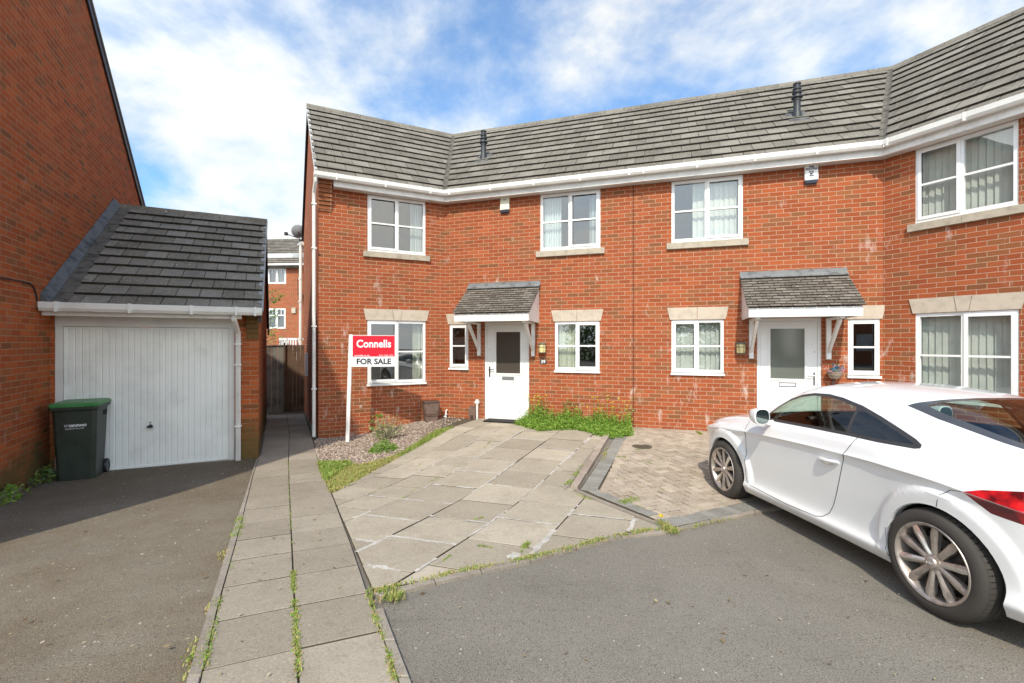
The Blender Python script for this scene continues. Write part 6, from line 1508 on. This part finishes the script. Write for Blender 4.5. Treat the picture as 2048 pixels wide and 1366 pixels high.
# bushy plant, cream dead-headed shrub and tall thin weed in the gravel
g1 = G(767, 903); mb = MB()
for k in range(1100):
    a = random.uniform(0, 6.28); r_ = random.random()**.5*.25; p = gp3(g1.x+r_*math.cos(a), g1.y+r_*math.sin(a)*.7, random.uniform(.0, .20)*(1-(r_/.26)**2)+.01); leafquad(mb, p, random.uniform(.012, .022), random.uniform(.15, .75))
tag(mb.build('green_plant', m_weed), 'low bright green bushy plant in the gravel bed', 'plant')
g2 = G(776, 880); sh = thing('cream_shrub', 'straggly cream and yellow shrub behind the low green plant in the gravel', 'shrub', gp3(g2.x, g2.y)); mb = MB(); st = MB()
for k in range(80):
    a = random.uniform(0, 6.28); r_ = random.uniform(.03, .34); s = gp3(g2.x, g2.y, .0); e = gp3(g2.x+r_*math.cos(a), g2.y+r_*math.sin(a)*.7, random.uniform(.12, .42)*(1.15-r_)); st.tube([s, (s+e)/2+V((0, 0, .05)), e], .003, 4)
    for j in range(15): leafquad(mb, s.lerp(e, random.uniform(.4, 1.1))+V((random.gauss(0, .025), random.gauss(0, .025), random.gauss(0, .025))), random.uniform(.010, .02), random.random())
st.build('stem', m_fgrey, sh); mb.build('foliage', m_cream, sh)
g3 = G(755, 880); tw = thing('tall_weed', 'tall thin green weed with broad leaves in the gravel before the wall', 'plant', gp3(g3.x, g3.y)); st = MB(); mb = MB(); base = gp3(g3.x, g3.y); top = base+V((.02, 0, .46)); st.tube([base, base+V((-.02, 0, .2)), top], .005, 5)
for k, (dx, dz) in enumerate(((-.12, .34), (.10, .28), (-.03, .46), (.07, .45), (-.09, .22), (.05, .16), (.0, .12))):
    e = base+V((dx, random.uniform(-.04, .04), dz)); st.tube([base+V((0, 0, dz-.05)), e], .0025, 4)
    for j in range(7): leafquad(mb, e+V((random.gauss(0, .022), random.gauss(0, .02), random.gauss(0, .01))), .045, random.uniform(.3, .8))
for k in range(40): leafquad(mb, base+V((random.gauss(0, .04), random.gauss(0, .04), random.uniform(.02, .2))), .022, random.uniform(.2, .7))
st.build('stem', m_weed, tw); mb.build('foliage', m_weed, tw)
# ivy-like weeds at the foot of the left wall
def bush(name, lab, cpts, mat, lo, hi):
    mb = MB(); st = MB()
    for (px, py, n, h, sp) in cpts:
        g0 = G(px, py)
        for k in range(n):
            p = gp3(g0.x+random.gauss(0, sp), g0.y+random.gauss(0, sp*.8), random.uniform(.0, h))
            if (V(p[:2])-J).dot(uA) < .03: continue
            leafquad(mb, p, random.uniform(.018, .038), random.uniform(lo, hi))
        for k in range(10): p = gp3(g0.x+random.gauss(0, sp*.6), g0.y+random.gauss(0, sp*.5)); p = p+V((uA.x*.1, uA.y*.1, 0)); st.tube([p, p+V((random.gauss(0, .05), random.gauss(0, .05), h*.9))], .003, 4)
    t = thing(name, lab, 'plant', mb.v[0]); mb.build('foliage', mat, t); st.build('stem', m_fgrey, t)
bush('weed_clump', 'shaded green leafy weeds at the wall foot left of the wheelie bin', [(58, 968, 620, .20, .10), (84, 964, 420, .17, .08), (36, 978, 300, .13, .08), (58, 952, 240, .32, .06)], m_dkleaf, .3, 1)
bush('weed_clump', 'yellow green leafy weeds at the left edge beside the shaded wall', [(6, 1000, 420, .16, .07), (-20, 1012, 220, .14, .09)], m_weed, .2, .9)
# fallen leaves and grit
mb = MB(); random.seed(9)
for k in range(900):
    if k < 640: x, y = random.uniform(-5.6, -1.5), random.uniform(2.2, 7.2)
    elif k < 780: x, y = random.uniform(-1.5, 3), random.uniform(1.5, 3.6)
    else: x, y = random.uniform(-3.9, -3.0)+(random.random()-.5)*.3, random.uniform(6.5, 11)
    if (V((x, y))-J).dot(uA) < .08 or (V((x, y))-J).dot(-uC) > -.02 and x < -4: continue
    s = random.uniform(.005, .013) if random.random() < .9 else random.uniform(.014, .022); a = random.uniform(0, 6.28); d = V((math.cos(a), math.sin(a), random.uniform(-.15, .15)))*s; e = V((-d.y, d.x, 0))*.55; p = gp3(x, y, .036 if -3.4 < x < -1 else .014)
    mb.face([p-d, p+e, p+d, p-e], None, random.random())
stuff(mb.build('fallen_leaves', leafm('dead_leaf', [(0, (.16, .09, .04)), (.5, (.32, .24, .12)), (.8, (.5, .42, .25)), (1, (.55, .52, .45))])), 'scattered dead leaves and grit on the old tarmac and path', 'leaves')
mb = MB(); random.seed(19)
for k in range(46):                                            # leaves lodged on the garage roof
    s_ = random.random()**1.3; w_ = gw_e-.1+(gw_r-gw_e+.2)*s_*.9; t = random.uniform(.35, GL); p = RG(t, w_, .042); s = random.uniform(.008, .02); a = random.uniform(0, 6.28); d = V((math.cos(a), math.sin(a), .2))*s; e = V((-d.y, d.x, .1)).normalized()*s*.6; mb.face([p-d, p+e, p+d, p-e], None, random.uniform(.3, 1))
stuff(mb.build('roof_leaves', leafm('roof_leaf', [(0, (.3, .17, .08)), (1, (.6, .5, .3))])), 'dead leaves lodged on the mossy garage roof tiles', 'leaves')
# street on the far side, seen only as reflections in the windows
op = thing('brick_house', 'brick house across the close behind the photographer, reflected in the windows', 'house', (6, -26, 0)); Fo = Fr(V((16, -24)), V((-1, .05)).normalized(), V((0, 1)))
mb = MB(); ho = [(4, 5.4, 1, 2.2), (9, 10.4, 1, 2.2), (4, 5.4, 3.6, 4.7), (9, 10.4, 3.6, 4.7)]; wall(mb, Fo, 0, 14, -.5, 5, ho, rev=.1); mb.build('wall', m_brick3, op)
mb = MB(); mb.prism([Fo.P(-.3, .4, 4.9), Fo.P(14.3, .4, 4.9), Fo.P(14.3, -4, 7.6), Fo.P(-.3, -4, 7.6)], (0, 0, -.1)); mb.build('roof', m_tile, op)
mb = MB()
for t0, t1, z0, z1 in ho: mb.box(Fo, t0, t1, -.1, -.05, z0, z1)
mb.build('window', m_slat, op)
def hedge(x0, x1, y, h, n, lab):
    mb = MB()
    for k in range(n):
        x = random.uniform(x0, x1); z = random.uniform(0, h*(.8+.3*math.sin(x*1.7)**2)); leafquad(mb, V((x, y+random.gauss(0, .5), z+.2)), random.uniform(.10, .2), random.uniform(0, .7))
    stuff(mb.build('hedge', m_dkleaf), lab, 'hedge')
hedge(-14, 2, -17, 3.2, 9000, 'tall green hedge behind the photographer, reflected in the lower windows');
